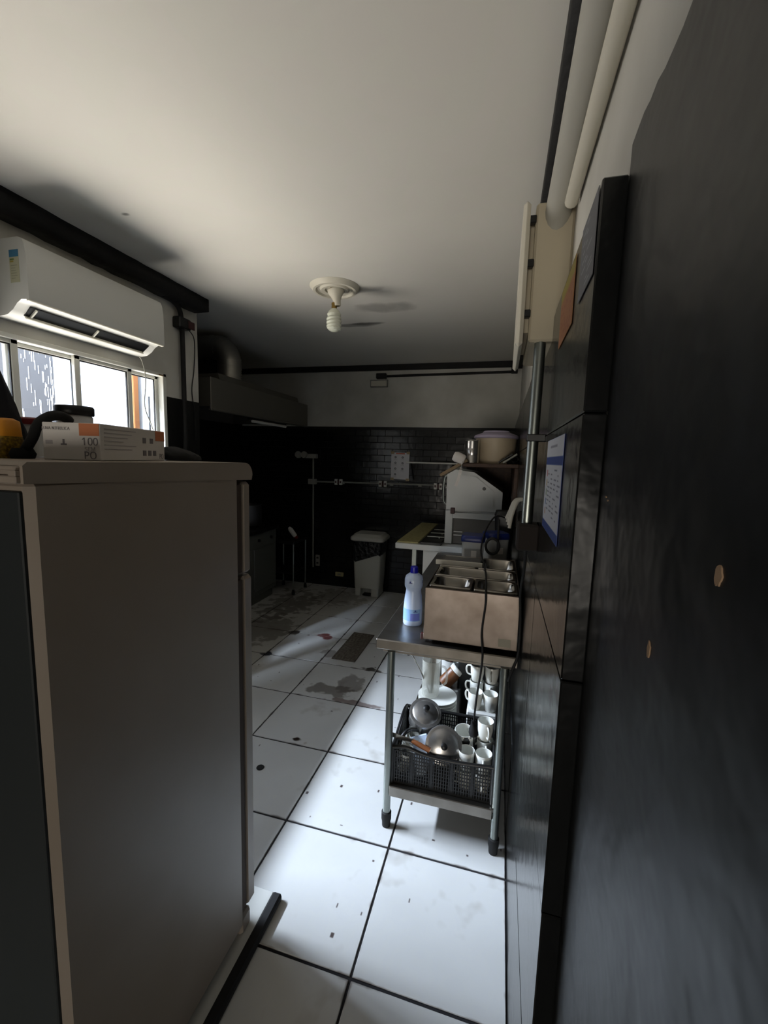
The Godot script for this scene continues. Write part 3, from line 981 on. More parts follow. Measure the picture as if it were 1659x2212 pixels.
	for x in [0.32, 0.78]:
		st = S()
		prism(st, [V(0, 0), V(0.16, 0), V(0.0, -0.19)], -0.01, 0.01, false, Transform3D(Basis(Vector3(0, 0, 1), Vector3(0, 1, 0), Vector3(-1, 0, 0)), Vector3(x, 1.565, z)))
		part(sh, "bracket", st, M.black_plastic)
	# black conduit and small lamp high on the plaster
	var zc := ZB - 0.008
	var bc := thing("high_conduit", "black conduit running high along the white back plaster", "conduit", Vector3(0.6, 2.56, zc))
	st = S()
	tube(st, [Vector3(-0.10, 2.548, zc + 0.014), Vector3(1.40, 2.565, zc + 0.014)], 0.014, 8)
	part(bc, "pipe", st, M.black_trim)
	part(bc, "corner_box", bx(1.335, 1.40, 2.545, 2.665, zc, zc + 0.06, 0.004), M.black_trim)
	var bb := thing("terminal_box", "small black terminal box at the end of high conduit", "junction box", Vector3(-0.1, 2.55, zc))
	part(bb, "housing", bx(-0.16, -0.04, 2.52, 2.58, zc, zc + 0.05, 0.006), M.black_plastic)
	var fr := thing("emergency_light", "pale rectangular emergency light below the black terminal box", "light fitting", Vector3(-0.12, 2.46, zc))
	part(fr, "diffuser", bx(-0.225, -0.03, 2.435, 2.50, zc, zc + 0.035, 0.004), M.cream_paint)
	for q in [[-0.23, -0.025, 2.428, 2.436], [-0.23, -0.025, 2.499, 2.507], [-0.23, -0.222, 2.428, 2.507], [-0.033, -0.025, 2.428, 2.507]]:
		part(fr, "rim", bx(q[0], q[1], q[2], q[3], zc, zc + 0.04, 0.001), M.grey_plastic)
	# pedal bin
	var b := thing("pedal_bin", "white plastic pedal bin with black liner against the brick wall", "bin", Vector3(-0.14, 0, -3.66))
	var rings := []
	for q in [[0.10, 0.295, 0.245], [0.12, 0.30, 0.25], [0.40, 0.325, 0.265], [0.63, 0.335, 0.27]]:
		var r := rrect(q[1], q[2], 0.03, q[0])
		rings.append(r)
	st = S()
	loft(st, rings, true, true)
	part(b, "body", st, M.bin_white, true)
	for q in [[-0.142, -0.075], [0.055, 0.142]]:
		st = S()
		box(st, Vector3(q[0], 0, -0.118), Vector3(q[1], 0.115, 0.118), 0.010)
		part(b, "foot", st, M.bin_white, true)
	st = S()
	box(st, Vector3(-0.076, 0.0, -0.11), Vector3(0.056, 0.10, 0.03), 0.004)
	part(b, "back_skirt", st, M.bin_white, true)
	st = S()
	box(st, Vector3(-0.05, 0.01, 0.04), Vector3(0.05, 0.03, 0.115), 0.005)
	part(b, "pedal", st, M.black_plastic, true)
	# liner folded over the rim, uneven lower edge
	rings = []
	var low := rrect(0.336, 0.276, 0.032, 0.5)
	for k in low.size():
		low[k].y = 0.455 + 0.05 * clampf(low[k].x / 0.15, -0.7, 1.0) + 0.012 * sin(k * 2.1)
	rings.append(low)
	rings.append(rrect(0.344, 0.284, 0.034, 0.55))
	rings.append(rrect(0.343, 0.281, 0.034, 0.60))
	rings.append(rrect(0.347, 0.285, 0.034, 0.655))
	st = S()
	loft(st, rings, false, true)
	part(b, "liner", st, M.bin_liner, true)
	st = S()
	loft(st, [rrect(0.385, 0.315, 0.035, 0.662), rrect(0.40, 0.33, 0.04, 0.672), rrect(0.40, 0.33, 0.04, 0.700), rrect(0.37, 0.30, 0.04, 0.716), rrect(0.345, 0.275, 0.04, 0.718), rrect(0.335, 0.265, 0.04, 0.735), rrect(0.31, 0.24, 0.04, 0.742)], true, true, Transform3D.IDENTITY, [1])
	part(b, "lid", st, M.bin_white, true)

func build_ceiling_lamp() -> void:
	var l := thing("ceiling_lamp", "unlit spiral bulb hanging from a ringed plaster rose", "ceiling lamp", Vector3(0.21, H, -1.59))
	var st := S()
	lathe(st, [V(0.0, -0.012), V(0.058, -0.012), V(0.063, -0.022), V(0.085, -0.024), V(0.095, -0.013), V(0.112, -0.015), V(0.121, -0.026), V(0.137, -0.026), V(0.148, -0.013), V(0.158, -0.002), V(0.158, 0.0)], 48)
	part(l, "rose", st, M.cream_paint, true)
	var tilt := Transform3D(Basis(Vector3(0, 0, 1), 0.10) * Basis(Vector3.RIGHT, 0.08), Vector3(0.01, -0.012, 0.012))
	st = S()
	lathe(st, [V(0.0, -0.105), V(0.022, -0.105), V(0.024, -0.075), V(0.034, -0.05), V(0.05, -0.028), V(0.052, -0.01), V(0.04, 0.0), V(0, 0.0)], 24, tilt)
	part(l, "socket", st, M.cream_paint, true)
	var down := Transform3D(Basis.IDENTITY.scaled(Vector3(1.3, 1.1, 1.3)), Vector3(0.002, -0.10, 0.01))
	st = S()
	lathe(st, [V(0.0, -0.035), V(0.013, -0.035), V(0.0135, -0.02), V(0.0125, -0.015), V(0.0135, -0.01), V(0.0135, 0.0), V(0, 0)], 16, down)
	part(l, "screw_base", st, M.brass, true)
	st = S()
	lathe(st, [V(0.0, -0.075), V(0.03, -0.075), V(0.034, -0.062), V(0.026, -0.045), V(0.016, -0.033), V(0, -0.033)], 20, down)
	part(l, "ballast", st, M.bulb_white, true)
	# spiral of glass tube
	var pts := []
	var turns := 3.2
	for k in 80:
		var t := k / 79.0
		var a := t * turns * TAU
		var r := 0.030 if t > 0.12 else 0.030
		pts.append(down * Vector3(cos(a) * r, -0.082 - 0.062 * t, sin(a) * r))
	st = S()
	tube(st, pts, 0.0095, 8)
	part(l, "spiral_tube", st, M.bulb_white, true)
	st = S()
	lathe(st, [V(0.0, -0.158), V(0.02, -0.154), V(0.034, -0.14), V(0.034, -0.082), V(0.03, -0.076), V(0.0, -0.076)], 20, down)
	part(l, "glass_bulb", st, M.bulb_white, true)

func build_fridge() -> void:
	# board it stands on
	var bd := thing("floor_board", "thin white board with black edging strip under the refrigerator", "board", Vector3(0.3, 0, 0.3))
	part(bd, "sheet", bx(-0.12, 0.588, 0.0015, 0.022, -0.155, 0.80, 0.003), M.counter_white)
	part(bd, "edge_strip", bx(0.585, 0.622, 0.0015, 0.028, -0.155, 0.80, 0.007), M.rubber)
	var x0 := -0.06
	var x1 := 0.568
	var f := thing("refrigerator", "tall white refrigerator turned with its door away from doorway", "refrigerator", Vector3(0.26, 0.022, 0.26))
	part(f, "cabinet", bx(x0, x1, 0.06, 1.555, 0.0, 0.575, 0.012), M.fridge_white)
	# top with rounded front
	var st := S()
	var prof := []
	prof.append(V(-0.582, 1.548)); prof.append(V(0.062, 1.530)); 
	for k in 7:
		var a := PI / 2 * k / 6
		prof.append(V(0.030 + 0.037 * cos(a), 1.545 + 0.036 * sin(a)))
	prof.append(V(-0.575, 1.583)); prof.append(V(-0.582, 1.577))
	var xf := Transform3D(Basis(Vector3(0, 0, -1), Vector3(0, 1, 0), Vector3(1, 0, 0)), Vector3.ZERO)
	prism(st, prof, x0 - 0.002, x1 + 0.002, true, xf)
	part(f, "top_cap", st, M.fridge_white)
	for d in [["freezer_door", 1.245, 1.525, -0.062], ["door", 0.105, 1.238, -0.068]]:
		var dr := part(f, d[0], bx(x0, x1 - 0.001, d[1], d[2], d[3], -0.016, 0.010), M.fridge_white)
		part(dr, "gasket", bx(x0 + 0.01, x1 - 0.006, d[1] + 0.008, d[2] - 0.008, -0.018, 0.002, 0.0), M.gasket)
	for x in [x0 + 0.02, x1 - 0.05]:
		part(f, "foot", bx(x, x + 0.045, 0.022, 0.085, -0.045, 0.01, 0.008), M.fridge_white)
		part(f, "rear_foot", bx(x, x + 0.045, 0.022, 0.07, 0.50, 0.55, 0.006), M.rubber)
	part(f, "back_panel", bx(x0 + 0.012, x1 - 0.012, 0.07, 1.535, 0.574, 0.582, 0.002), M.fridge_back)
	# rear rim with open slots between its bars
	part(f, "rear_rim", bx(x0, x1 - 0.004, 1.548, 1.561, 0.574, 0.590, 0.002), M.fridge_white)
	part(f, "rear_rim", bx(x0, x1 - 0.004, 1.5695, 1.576, 0.574, 0.590, 0.002), M.fridge_white)
	for k in 10:
		var x := x1 - 0.004 - k * 0.047
		part(f, "rim_divider", bx(x - 0.016, x, 1.5605, 1.57, 0.576, 0.5895, 0.001), M.fridge_white)
	# compressor housing and condenser rods at the back
	part(f, "compressor", bx(x0 + 0.06, x1 - 0.06, 0.03, 0.22, 0.50, 0.60, 0.02), M.rubber)
	# ---- things on top
	var top := 1.583
	var gb := thing("glove_carton", "white carton of gloves with orange corners on the refrigerator", "carton", Vector3(0.478, top, 0.362))
	gb.rotation.y = 0.30
	# local: near corner at the origin, short side along -x, long side along -z
	var w := 0.118
	var d := 0.285
	var h := 0.078
	st = S()
	box(st, Vector3(-w, 0, -d), Vector3(0, h, 0), 0.0015)
	part(gb, "box", st, M.carton, true)
	var e := 0.0006
	st = S(); box(st, Vector3(-0.042, h * 0.66, 0), Vector3(-0.001, h - 0.001, e)); part(gb, "orange_patch", st, M.orange_print, true)
	st = S(); box(st, Vector3(0, h * 0.66, -d + 0.001), Vector3(e, h - 0.001, -d + 0.05)); part(gb, "orange_patch", st, M.orange_print, true)
	lettering(gb, "lettering", "100", 0.021, M.grey_print, Transform3D(Basis.IDENTITY, Vector3(-0.021, h * 0.50, e)))
	lettering(gb, "lettering", "SEM", 0.012, mat("faint_print", Color(0.68, 0.66, 0.66), 0.7), Transform3D(Basis.IDENTITY, Vector3(-0.021, h * 0.30, e)))
	lettering(gb, "lettering", "PO", 0.021, M.grey_print, Transform3D(Basis.IDENTITY, Vector3(-0.021, h * 0.13, e)))
	lettering(gb, "lettering", "LUVA NITRILICA", 0.008, M.grey_print, Transform3D(Basis.IDENTITY, Vector3(-0.09, h * 0.84, e)))
	st = S(); box(st, Vector3(-0.077, h * 0.42, 0), Vector3(-0.073, h * 0.56, e)); box(st, Vector3(-0.081, h * 0.40, 0), Vector3(-0.069, h * 0.44, e)); part(gb, "printed_hand", st, M.grey_print, true)
	st = S(); box(st, Vector3(-0.112, h * 0.42, 0), Vector3(-0.098, h * 0.52, e)); part(gb, "printed_mark", st, M.faint_print, true)
	var turn := Basis(Vector3.UP, PI / 2)
	for k in 6:
		st = S()
		var len := 0.12 - 0.018 * ((k * 5) % 4)
		box(st, Vector3(0, h * (0.86 - k * 0.11), -0.02 - len), Vector3(e, h * (0.86 - k * 0.11) + 0.002, -0.015))
		part(gb, "print_line", st, M.faint_print, true)
	for q in [[-0.175, 0.55], [-0.21, 0.55], [-0.175, 0.15], [-0.20, 0.15], [-0.225, 0.15]]:
		st = S(); box(st, Vector3(0, h * q[1], q[0] - 0.012), Vector3(e, h * (q[1] + 0.17), q[0] + 0.004)); part(gb, "printed_mark", st, M.grey_print, true)
	lettering(gb, "lettering", "PO", 0.018, M.grey_print, Transform3D(turn, Vector3(e, h * 0.13, -d + 0.02)))
	# yellow pack
	var yp := thing("yellow_packet", "yellow packet with speckled green print on the refrigerator", "packet", Vector3(0.238, top, 0.405))
	st = S()
	loft(st, [rrect(0.11, 0.05, 0.012, 0.0), rrect(0.115, 0.055, 0.012, 0.03), rrect(0.112, 0.05, 0.012, 0.046)], true, true)
	part(yp, "lower_half", st, M.yellow_print, true)
	st = S()
	loft(st, [rrect(0.112, 0.05, 0.012, 0.046), rrect(0.11, 0.045, 0.012, 0.078), rrect(0.10, 0.02, 0.008, 0.084)], true, true)
	part(yp, "upper_half", st, M.yellow_pack, true)
	# jar with black lid
	var jar := thing("lidded_jar", "clear jar with a wide black lid behind the glove carton", "jar", Vector3(0.215, top, 0.20))
	st = S()
	lathe(st, [V(0, 0.0), V(0.038, 0.0), V(0.040, 0.01), V(0.040, 0.106), V(0.036, 0.112), V(0, 0.112)], 24)
	part(jar, "vessel", st, mat("frosted_jar", Color(0.80, 0.80, 0.80), 0.3), true)
	st = S()
	lathe(st, [V(0, 0.110), V(0.042, 0.110), V(0.044, 0.113), V(0.044, 0.130), V(0.041, 0.134), V(0, 0.134)], 24)
	part(jar, "lid", st, M.black_plastic, true)
	# curved black handset
	var hs := thing("black_headset", "black padded headset curled over beside the glove carton", "headset", Vector3(0.322, top, 0.402))
	st = S()
	tube(st, arc([Vector3(-0.004, 0.014, 0.0), Vector3(0.012, 0.045, -0.008), Vector3(0.012, 0.072, -0.02), Vector3(0.004, 0.092, -0.05), Vector3(-0.008, 0.098, -0.085), Vector3(-0.02, 0.090, -0.12)], 5), [0.008, 0.009, 0.010, 0.010, 0.010, 0.010, 0.010, 0.010, 0.010, 0.010, 0.010, 0.011, 0.011, 0.011, 0.011, 0.011, 0.011, 0.011, 0.011, 0.011, 0.011, 0.011, 0.011, 0.010, 0.009, 0.008], 10)
	part(hs, "band", st, M.black_cloth, true)
	st = S()
	loft(st, [rrect(0.030, 0.04, 0.012, 0.0), rrect(0.036, 0.046, 0.014, 0.010), rrect(0.028, 0.036, 0.012, 0.022)], true, true, Transform3D(Basis.IDENTITY, Vector3(-0.008, 0, 0.0)))
	part(hs, "cushion", st, M.black_cloth, true)
	# tub with red lid
	var tb := thing("red_lidded_tub", "white tub with dark red lid beside the navy bag", "tub", Vector3(0.06, top, 0.22))
	st = S()
	lathe(st, [V(0, 0), V(0.05, 0), V(0.058, 0.085), V(0, 0.085)], 24)
	part(tb, "vessel", st, M.white_plastic, true)
	st = S()
	lathe(st, [V(0, 0.084), V(0.062, 0.084), V(0.063, 0.098), V(0.058, 0.102), V(0, 0.102)], 24)
	part(tb, "lid", st, M.red_plastic, true)
	# navy bag
	var bag := thing("navy_bag", "slumped dark navy cloth bag standing on the refrigerator", "bag", Vector3(0.10, top, 0.335))
	var rings := []
	var spec := [[0.0, 0.15, 0.09], [0.02, 0.17, 0.11], [0.07, 0.165, 0.105], [0.12, 0.15, 0.09], [0.17, 0.135, 0.075], [0.205, 0.12, 0.055], [0.225, 0.10, 0.03]]
	for q in spec:
		var r := rrect(q[1], q[2], minf(0.03, q[2] * 0.45), q[0], 5)
		for k in r.size(): r[k] += Vector3(0.004 * sin(k * 1.9 + q[0] * 60), 0.003 * sin(k * 1.3), 0.005 * cos(k * 2.3 + q[0] * 40)) + Vector3(-0.12 * q[0], 0, 0)
		rings.append(r)
	st = S()
	loft(st, rings, true, true)
	part(bag, "body", st, M.navy_cloth, true)
	# flattened cap
	var cp := thing("crumpled_cloth", "crumpled black cloth at the refrigerator's front edge", "cloth", Vector3(0.30, top, -0.005))
	rings = []
	spec = [[0.0, 0.23, 0.12], [0.014, 0.24, 0.13], [0.026, 0.20, 0.11], [0.036, 0.13, 0.07]]
	for q in spec:
		var r := rrect(q[1], q[2], q[2] * 0.45, q[0], 5)
		for k in r.size(): r[k] += Vector3(0.006 * sin(k * 2.2), 0.004 * sin(k * 1.7), 0.004 * cos(k * 2.9)) + Vector3(-0.7 * q[0], 0.0 if q[0] == 0.0 else 0.0, 0)
		rings.append(r)
	for k in rings[0].size(): rings[0][k].y = 0.0
	st = S()
	loft(st, rings, true, true)
	part(cp, "fabric", st, M.black_cloth, true)

func build_right_wall_things() -> void:
	# distribution board
	var p := thing("distribution_board", "beige metal distribution board with loose white cover on right wall", "electrical panel", Vector3(1.40, 1.93, -0.35))
	part(p, "box", bx(1.347, 1.445, 1.935, 2.29, -0.52, -0.20, 0.006), M.beige_paint)
	var cv := part(p, "cover", bx(1.314, 1.333, 1.922, 2.292, -0.535, -0.185, 0.009), M.cream_paint)
	part(p, "hinge_block", bx(1.333, 1.347, 1.97, 2.26, -0.50, -0.24, 0.0), M.beige_paint)
	for y in [2.00, 2.13, 2.24]:
		part(cv, "hinge", bx(1.331, 1.349, y, y + 0.02, -0.215, -0.198, 0.002), M.black_plastic)
	# painted pipes
	var a := thing("painted_pipe", "thick grey-white painted pipe running under the ceiling into the board", "pipe", Vector3(1.41, 2.25, 0.8))
	var st := S()
	tube(st, arc([Vector3(1.408, 2.318, 2.0), Vector3(1.408, 2.315, 0.9), Vector3(1.408, 2.312, 0.25), Vector3(1.407, 2.30, -0.05), Vector3(1.403, 2.27, -0.19), Vector3(1.398, 2.22, -0.235)], 6), 0.033, 16)
	part(a, "pipe", st, M.pipe_paint)
	var b := thing("thin_painted_pipe", "slimmer white painted pipe tucked below the thick pipe", "pipe", Vector3(1.43, 2.22, 0.8))
	st = S()
	tube(st, [Vector3(1.427, 2.245, 2.0), Vector3(1.427, 2.245, 0.5), Vector3(1.426, 2.25, 0.0), Vector3(1.426, 2.25, -0.14)], 0.016, 12)
	part(b, "pipe", st, M.cream_paint)
	# galvanised conduit
	var c := thing("galvanised_conduit", "shiny galvanised conduit dropping from the distribution board", "conduit", Vector3(1.38, 1.4, -0.25))
	st = S()
	tube(st, [Vector3(1.381, 1.94, -0.22), Vector3(1.379, 1.42, -0.22)], 0.0155, 14)
	part(c, "pipe", st, M.galvanised)
	part(c, "clamp", bx(1.362, 1.412, 1.665, 1.685, -0.238, -0.20, 0.002), M.black_plastic)
	var j := thing("dark_wall_box", "dark brown wall box at the foot of galvanised conduit", "junction box", Vector3(1.38, 1.35, -0.25))
	part(j, "housing", bx(1.352, 1.412, 1.355, 1.43, -0.265, -0.175, 0.005), mat("brown_plastic", Color(0.11, 0.08, 0.065), 0.85))
	var gl := thing("cable_bundle", "short pale bundle of cables hanging behind the dark wall box", "cable", Vector3(1.36, 1.35, -0.5))
	for k in 4:
		st = S()
		var o := 0.010 * k
		tube(st, arc([Vector3(1.388, 1.475, -0.48 - o), Vector3(1.362 - o * 0.3, 1.47, -0.49 - o), Vector3(1.345 - o * 0.4, 1.42, -0.50 - o), Vector3(1.338 - o * 0.4, 1.37 + o, -0.50 - o)]), 0.006, 8)
		part(gl, "strand", st, M.pipe_paint)
	# sheets on the cladding
	var x := XC - 0.0016
	var img := blank(120, 84, Color(0.76, 0.77, 0.80))
	img.fill_rect(Rect2i(0, 16, 120, 7), Color(0.16, 0.25, 0.50))
	img.fill_rect(Rect2i(0, 76, 120, 8), Color(0.16, 0.25, 0.50))
	var r := RandomNumberGenerator.new()
	r.seed = 9
	for col in 4:
		for row in 11:
			if r.randf() < 0.8: img.fill_rect(Rect2i(24 + col * 24, 27 + row * 4, r.randi_range(6, 19), 1), Color(0.35, 0.36, 0.42))
	for k in 5: img.fill_rect(Rect2i(14, 28 + k * 9, 6, 6), [Color(0.65, 0.25, 0.22), Color(0.72, 0.58, 0.25), Color(0.40, 0.50, 0.30), Color(0.3, 0.4, 0.6), Color(0.6, 0.45, 0.3)][k])
	img.fill_rect(Rect2i(30, 6, 50, 2), Color(0.5, 0.5, 0.55))
	var s1 := thing("notice_sheet", "white notice sheet with blue bands on black cladding", "poster", Vector3(x, 1.44, 0.08))
	sheet(s1, "paper", Vector3(x, 1.447, -0.075), Vector3(0, 0.0, 0.30), Vector3(0, 0.213, 0), picture("notice_print", img), 0.001)
	img = blank(64, 48, Color(0.42, 0.42, 0.44))
	for k in 14: img.fill_rect(Rect2i(r.randi_range(4, 40), 4 + k * 3, r.randi_range(8, 22), 1), Color(0.6, 0.6, 0.63))
	var s2 := thing("grey_sheet", "faded grey printed sheet under the white plaster edge", "poster", Vector3(x, 1.88, 0.31))
	sheet(s2, "paper", Vector3(x, 1.877, 0.252), Vector3(0, 0.0, 0.125), Vector3(0, 0.118, 0), picture("grey_print_sheet", img), 0.001)
	img = blank(48, 40, Color(0.55, 0.35, 0.20))
	img.fill_rect(Rect2i(0, 0, 48, 9), Color(0.52, 0.46, 0.16))
	for k in 40: img.fill_rect(Rect2i(r.randi_range(0, 44), r.randi_range(10, 37), 3, 2), Color(0.50, 0.28, 0.16))
	var s3 := thing("orange_sheet", "orange printed leaflet stuck beside the distribution board", "poster", Vector3(x, 1.87, 0.09))
	sheet(s3, "paper", Vector3(x, 1.865, -0.005), Vector3(0, 0.0, 0.195), Vector3(0, 0.122, 0), picture("orange_leaflet", img), 0.001)

func build_counter() -> void:
	# white counter at the far end of the work row
	var c := thing("white_counter", "white topped counter standing beyond the steel work table", "counter", Vector3(0.95, 0, -3.0))
	part(c, "worktop", bx(0.462, 1.40, 0.852, 0.90, -3.66, -2.405, 0.004), M.counter_white)
	part(c, "end_panel", bx(0.70, 1.38, 0.0, 0.852, -2.455, -2.43, 0.003), M.counter_white)
	part(c, "back_panel", bx(0.70, 0.72, 0.0, 0.852, -3.6, -2.455, 0.003), M.counter_white)
	var st := S()
	for z in [-2.47, -3.58]:
		part(c, "leg", bx(0.60, 0.64, 0.0, 0.852, z - 0.02, z + 0.02, 0.003), M.galvanised)
	var b := thing("cutting_board", "long yellowed cutting board lying on the white counter", "cutting board", Vector3(0.565, 0.90, -3.0))
	part(b, "slab", bx(0.470, 0.655, 0.90, 0.912, -3.60, -2.43, 0.004), M.cutting_board)
	var h := thing("griddle", "flat black griddle with steel side rods on white counter", "griddle", Vector3(0.85, 0.90, -2.9))
	part(h, "plate", bx(0.672, 0.85, 0.90, 0.922, -3.5, -2.42, 0.004), M.black_plastic)
	for k in 3:
		st = S()
		tube(st, [Vector3(0.70, 0.935, -2.62 - k * 0.2), Vector3(0.848, 0.938, -2.62 - k * 0.2)], 0.006, 8)
		part(h, "rod", st, M.galvanised)
		part(h, "rod_rest", bx(0.80, 0.81, 0.92, 0.937, -2.626 - k * 0.2, -2.614 - k * 0.2, 0.0), M.galvanised)
	# white bench oven with sloping back, seen from the side
	var o := thing("bench_oven", "white enamelled bench oven with sloping back on the counter", "oven", Vector3(1.1, 0.90, -2.85))
	var z0 := -3.10
	var z1 := -2.52
	st = S()
	prism(st, [V(0.865, 1.19), V(1.318, 1.20), V(1.318, 1.36), V(1.085, 1.515), V(0.875, 1.54), V(0.862, 1.52)], z0, z1)
	part(o, "housing", st, M.oven_white)
	st = S()
	var outline := []
	for q in [[0.995, 1.255, PI], [1.225, 1.25, PI * 1.5], [1.225, 1.35, 0.0], [1.09, 1.455, 0.98], [0.995, 1.47, PI / 2]]:
		for k in 5: outline.append(V(q[0] + 0.03 * cos(q[2] + k * 0.35), q[1] + 0.03 * sin(q[2] + k * 0.35)))
	prism(st, Array(Geometry2D.convex_hull(PackedVector2Array(outline))).slice(0, -1), z1 - 0.002, z1 + 0.007, true)
	var inner := []
	for q in Geometry2D.convex_hull(PackedVector2Array(outline)): inner.append(V(1.09, 1.35) + (q - V(1.09, 1.35)) * 0.955)
	prism(st, inner.slice(0, -1), z1 + 0.006, z1 + 0.014, true)
	var pn := part(o, "side_panel", st, M.oven_white)
	st = S()
	lathe(st, [V(0, 0), V(0.014, 0), V(0.012, 0.006), V(0, 0.007)], 14, Transform3D(Basis(Vector3.RIGHT, PI / 2), Vector3(1.17, 1.385, z1 + 0.014)))
	part(pn, "vent_plug", st, M.black_plastic)
	part(o, "front_post", bx(0.862, 0.925, 0.905, 1.20, z1 - 0.06, z1, 0.004), M.oven_white)
	part(o, "front_post", bx(0.862, 0.925, 0.905, 1.20, z0, z0 + 0.06, 0.004), M.oven_white)
	part(o, "base_rail", bx(0.905, 1.318, 1.125, 1.175, z1 - 0.03, z1 - 0.002, 0.003), M.oven_white)
	part(o, "core", bx(0.95, 1.30, 1.12, 1.20, z0 + 0.03, z1 - 0.035, 0.0), M.oven_white)
	part(o, "lower_casing", bx(0.93, 1.318, 0.905, 1.13, z0 + 0.01, z1 - 0.02, 0.004), mat("casing_grey", Color(0.40, 0.39, 0.37), 0.5))
	for k in 2: part(o, "louvre", bx(0.935, 1.01, 0.975 + k * 0.03, 0.985 + k * 0.03, z1 - 0.022, z1 - 0.012, 0.002), M.white_plastic)
	part(o, "latch", bx(0.905, 0.94, 1.165, 1.215, z1 - 0.004, z1 + 0.022, 0.003), M.dark_red_plastic)
	part(o, "rear_bracket", bx(1.29, 1.345, 1.15, 1.21, z1 - 0.02, z1 + 0.02, 0.003), M.black_plastic)
	for z in [z0 + 0.05, z1 - 0.05]:
		for x in [0.89, 1.29]: part(o, "foot", bx(x - 0.012, x + 0.012, 0.899, 0.91, z - 0.012, z + 0.012, 0.0), M.rubber)
	st = S()
	tube(st, arc([Vector3(0.868, 1.48, z1 - 0.04), Vector3(0.84, 1.465, z1 - 0.04), Vector3(0.832, 1.36, z1 - 0.04), Vector3(0.838, 1.26, z1 - 0.04), Vector3(0.868, 1.235, z1 - 0.04)], 5), 0.008, 8)
	part(o, "door_handle", st, M.galvanised)
	# wooden wall shelf above
	var s := thing("wooden_shelf", "brown wooden shelf fixed to the cladded wall above oven", "shelf", Vector3(1.24, 1.2, -2.3))
	part(s, "board", bx(1.03, XC, 1.565, 1.592, -3.2, -2.0, 0.003), M.wood)
	part(s, "end_panel", bx(1.06, XC, 1.16, 1.565, -3.19, -3.165, 0.003), M.wood)
	part(s, "back_panel", bx(1.385, XC, 1.16, 1.565, -3.165, -2.02, 0.002), M.wood)
	var lp := thing("loose_plank", "loose wooden plank tilted down off the shelf's end", "plank", Vector3(0.96, 1.5, -2.1))
	st = S()
	box(st, Vector3(-0.11, -0.011, -0.10), Vector3(0.11, 0.011, 0.10), 0.002, Transform3D(Basis(Vector3.BACK, 0.55), Vector3(0.965, 1.555, -2.12)))
	part(lp, "plank_face", st, M.pale_wood)
	var tn := thing("tin_can", "tall plain tin can on the wooden shelf", "tin can", Vector3(1.085, 1.592, -2.1))
	st = S()
	lathe(st, [V(0, 0), V(0.051, 0), V(0.052, 0.003), V(0.050, 0.008), V(0.050, 0.05), V(0.049, 0.053), V(0.050, 0.056), V(0.050, 0.10), V(0.049, 0.103), V(0.05, 0.106), V(0.050, 0.155), V(0.052, 0.16), V(0.050, 0.165), V(0.047, 0.160), V(0, 0.158)], 28)
	part(tn, "can_body", st, M.aluminium, true)
	var bk := thing("lidded_bucket", "large cream bucket with lilac lid on the wooden shelf", "bucket", Vector3(1.265, 1.592, -2.26))
	st = S()
	lathe(st, [V(0, 0), V(0.135, 0), V(0.138, 0.005), V(0.148, 0.185), V(0, 0.185)], 36)
	part(bk, "pail", st, M.bucket_cream, true)
	st = S()
	lathe(st, [V(0, 0.183), V(0.155, 0.183), V(0.162, 0.19), V(0.160, 0.203), V(0.15, 0.21), V(0.10, 0.228), V(0.095, 0.236), V(0.09, 0.240), V(0, 0.242)], 36)
	part(bk, "lid", st, M.lilac_plastic, true)
	bk.position.x = 1.245
	var pr := thing("paper_roll", "crumpled white paper roll hanging off the shelf end", "paper roll", Vector3(0.985, 1.592, -2.02))
	st = S()
	lathe(st, [V(0, -0.045), V(0.028, -0.045), V(0.036, -0.03), V(0.038, 0.02), V(0.030, 0.04), V(0, 0.043)], 16, Transform3D(Basis(Vector3.BACK, 1.2), Vector3(0.015, 0.035, 0.0)))
	part(pr, "roll", st, M.carton, true)
	st = S()
	var pp := arc([Vector3(0.04, 0.012, 0.03), Vector3(0.035, -0.05, 0.035), Vector3(0.02, -0.12, 0.035), Vector3(0.005, -0.165, 0.035)], 4)
	for k in pp.size() - 1:
		box(st, Vector3(-0.011, 0, -0.0008), Vector3(0.011, pp[k].distance_to(pp[k + 1]) + 0.001, 0.0008), 0.0, Transform3D(Basis(Quaternion(Vector3.UP, (pp[k + 1] - pp[k]).normalized())), pp[k]))
	part(pr, "loose_end", st, M.carton, true)
	for q in [["black_scoop", "black scoop lying on shelf by the bucket", M.black_plastic, 1.335, -2.06, 0.5], ["grey_scoop", "grey handled scoop leaning on shelf by the bucket", M.grey_plastic, 1.365, -2.045, 0.75]]:
		var sc := thing(q[0], q[1], "scoop", Vector3(q[3], 1.592, q[4]))
		st = S()
		tube(st, [Vector3(-0.06, 0.008, 0.03), Vector3(0.03, 0.07, 0.03)], 0.007, 8)
		part(sc, "handle", st, q[2], true)
		st = S()
		lathe(st, [V(0, 0), V(0.02, 0.002), V(0.026, 0.02), V(0.027, 0.05), V(0.022, 0.048), V(0.02, 0.01), V(0, 0.008)], 14, Transform3D(Basis(Vector3.RIGHT, q[5]), Vector3(0.015, 0.0, 0)))
		part(sc, "bowl", st, M.black_plastic, true)

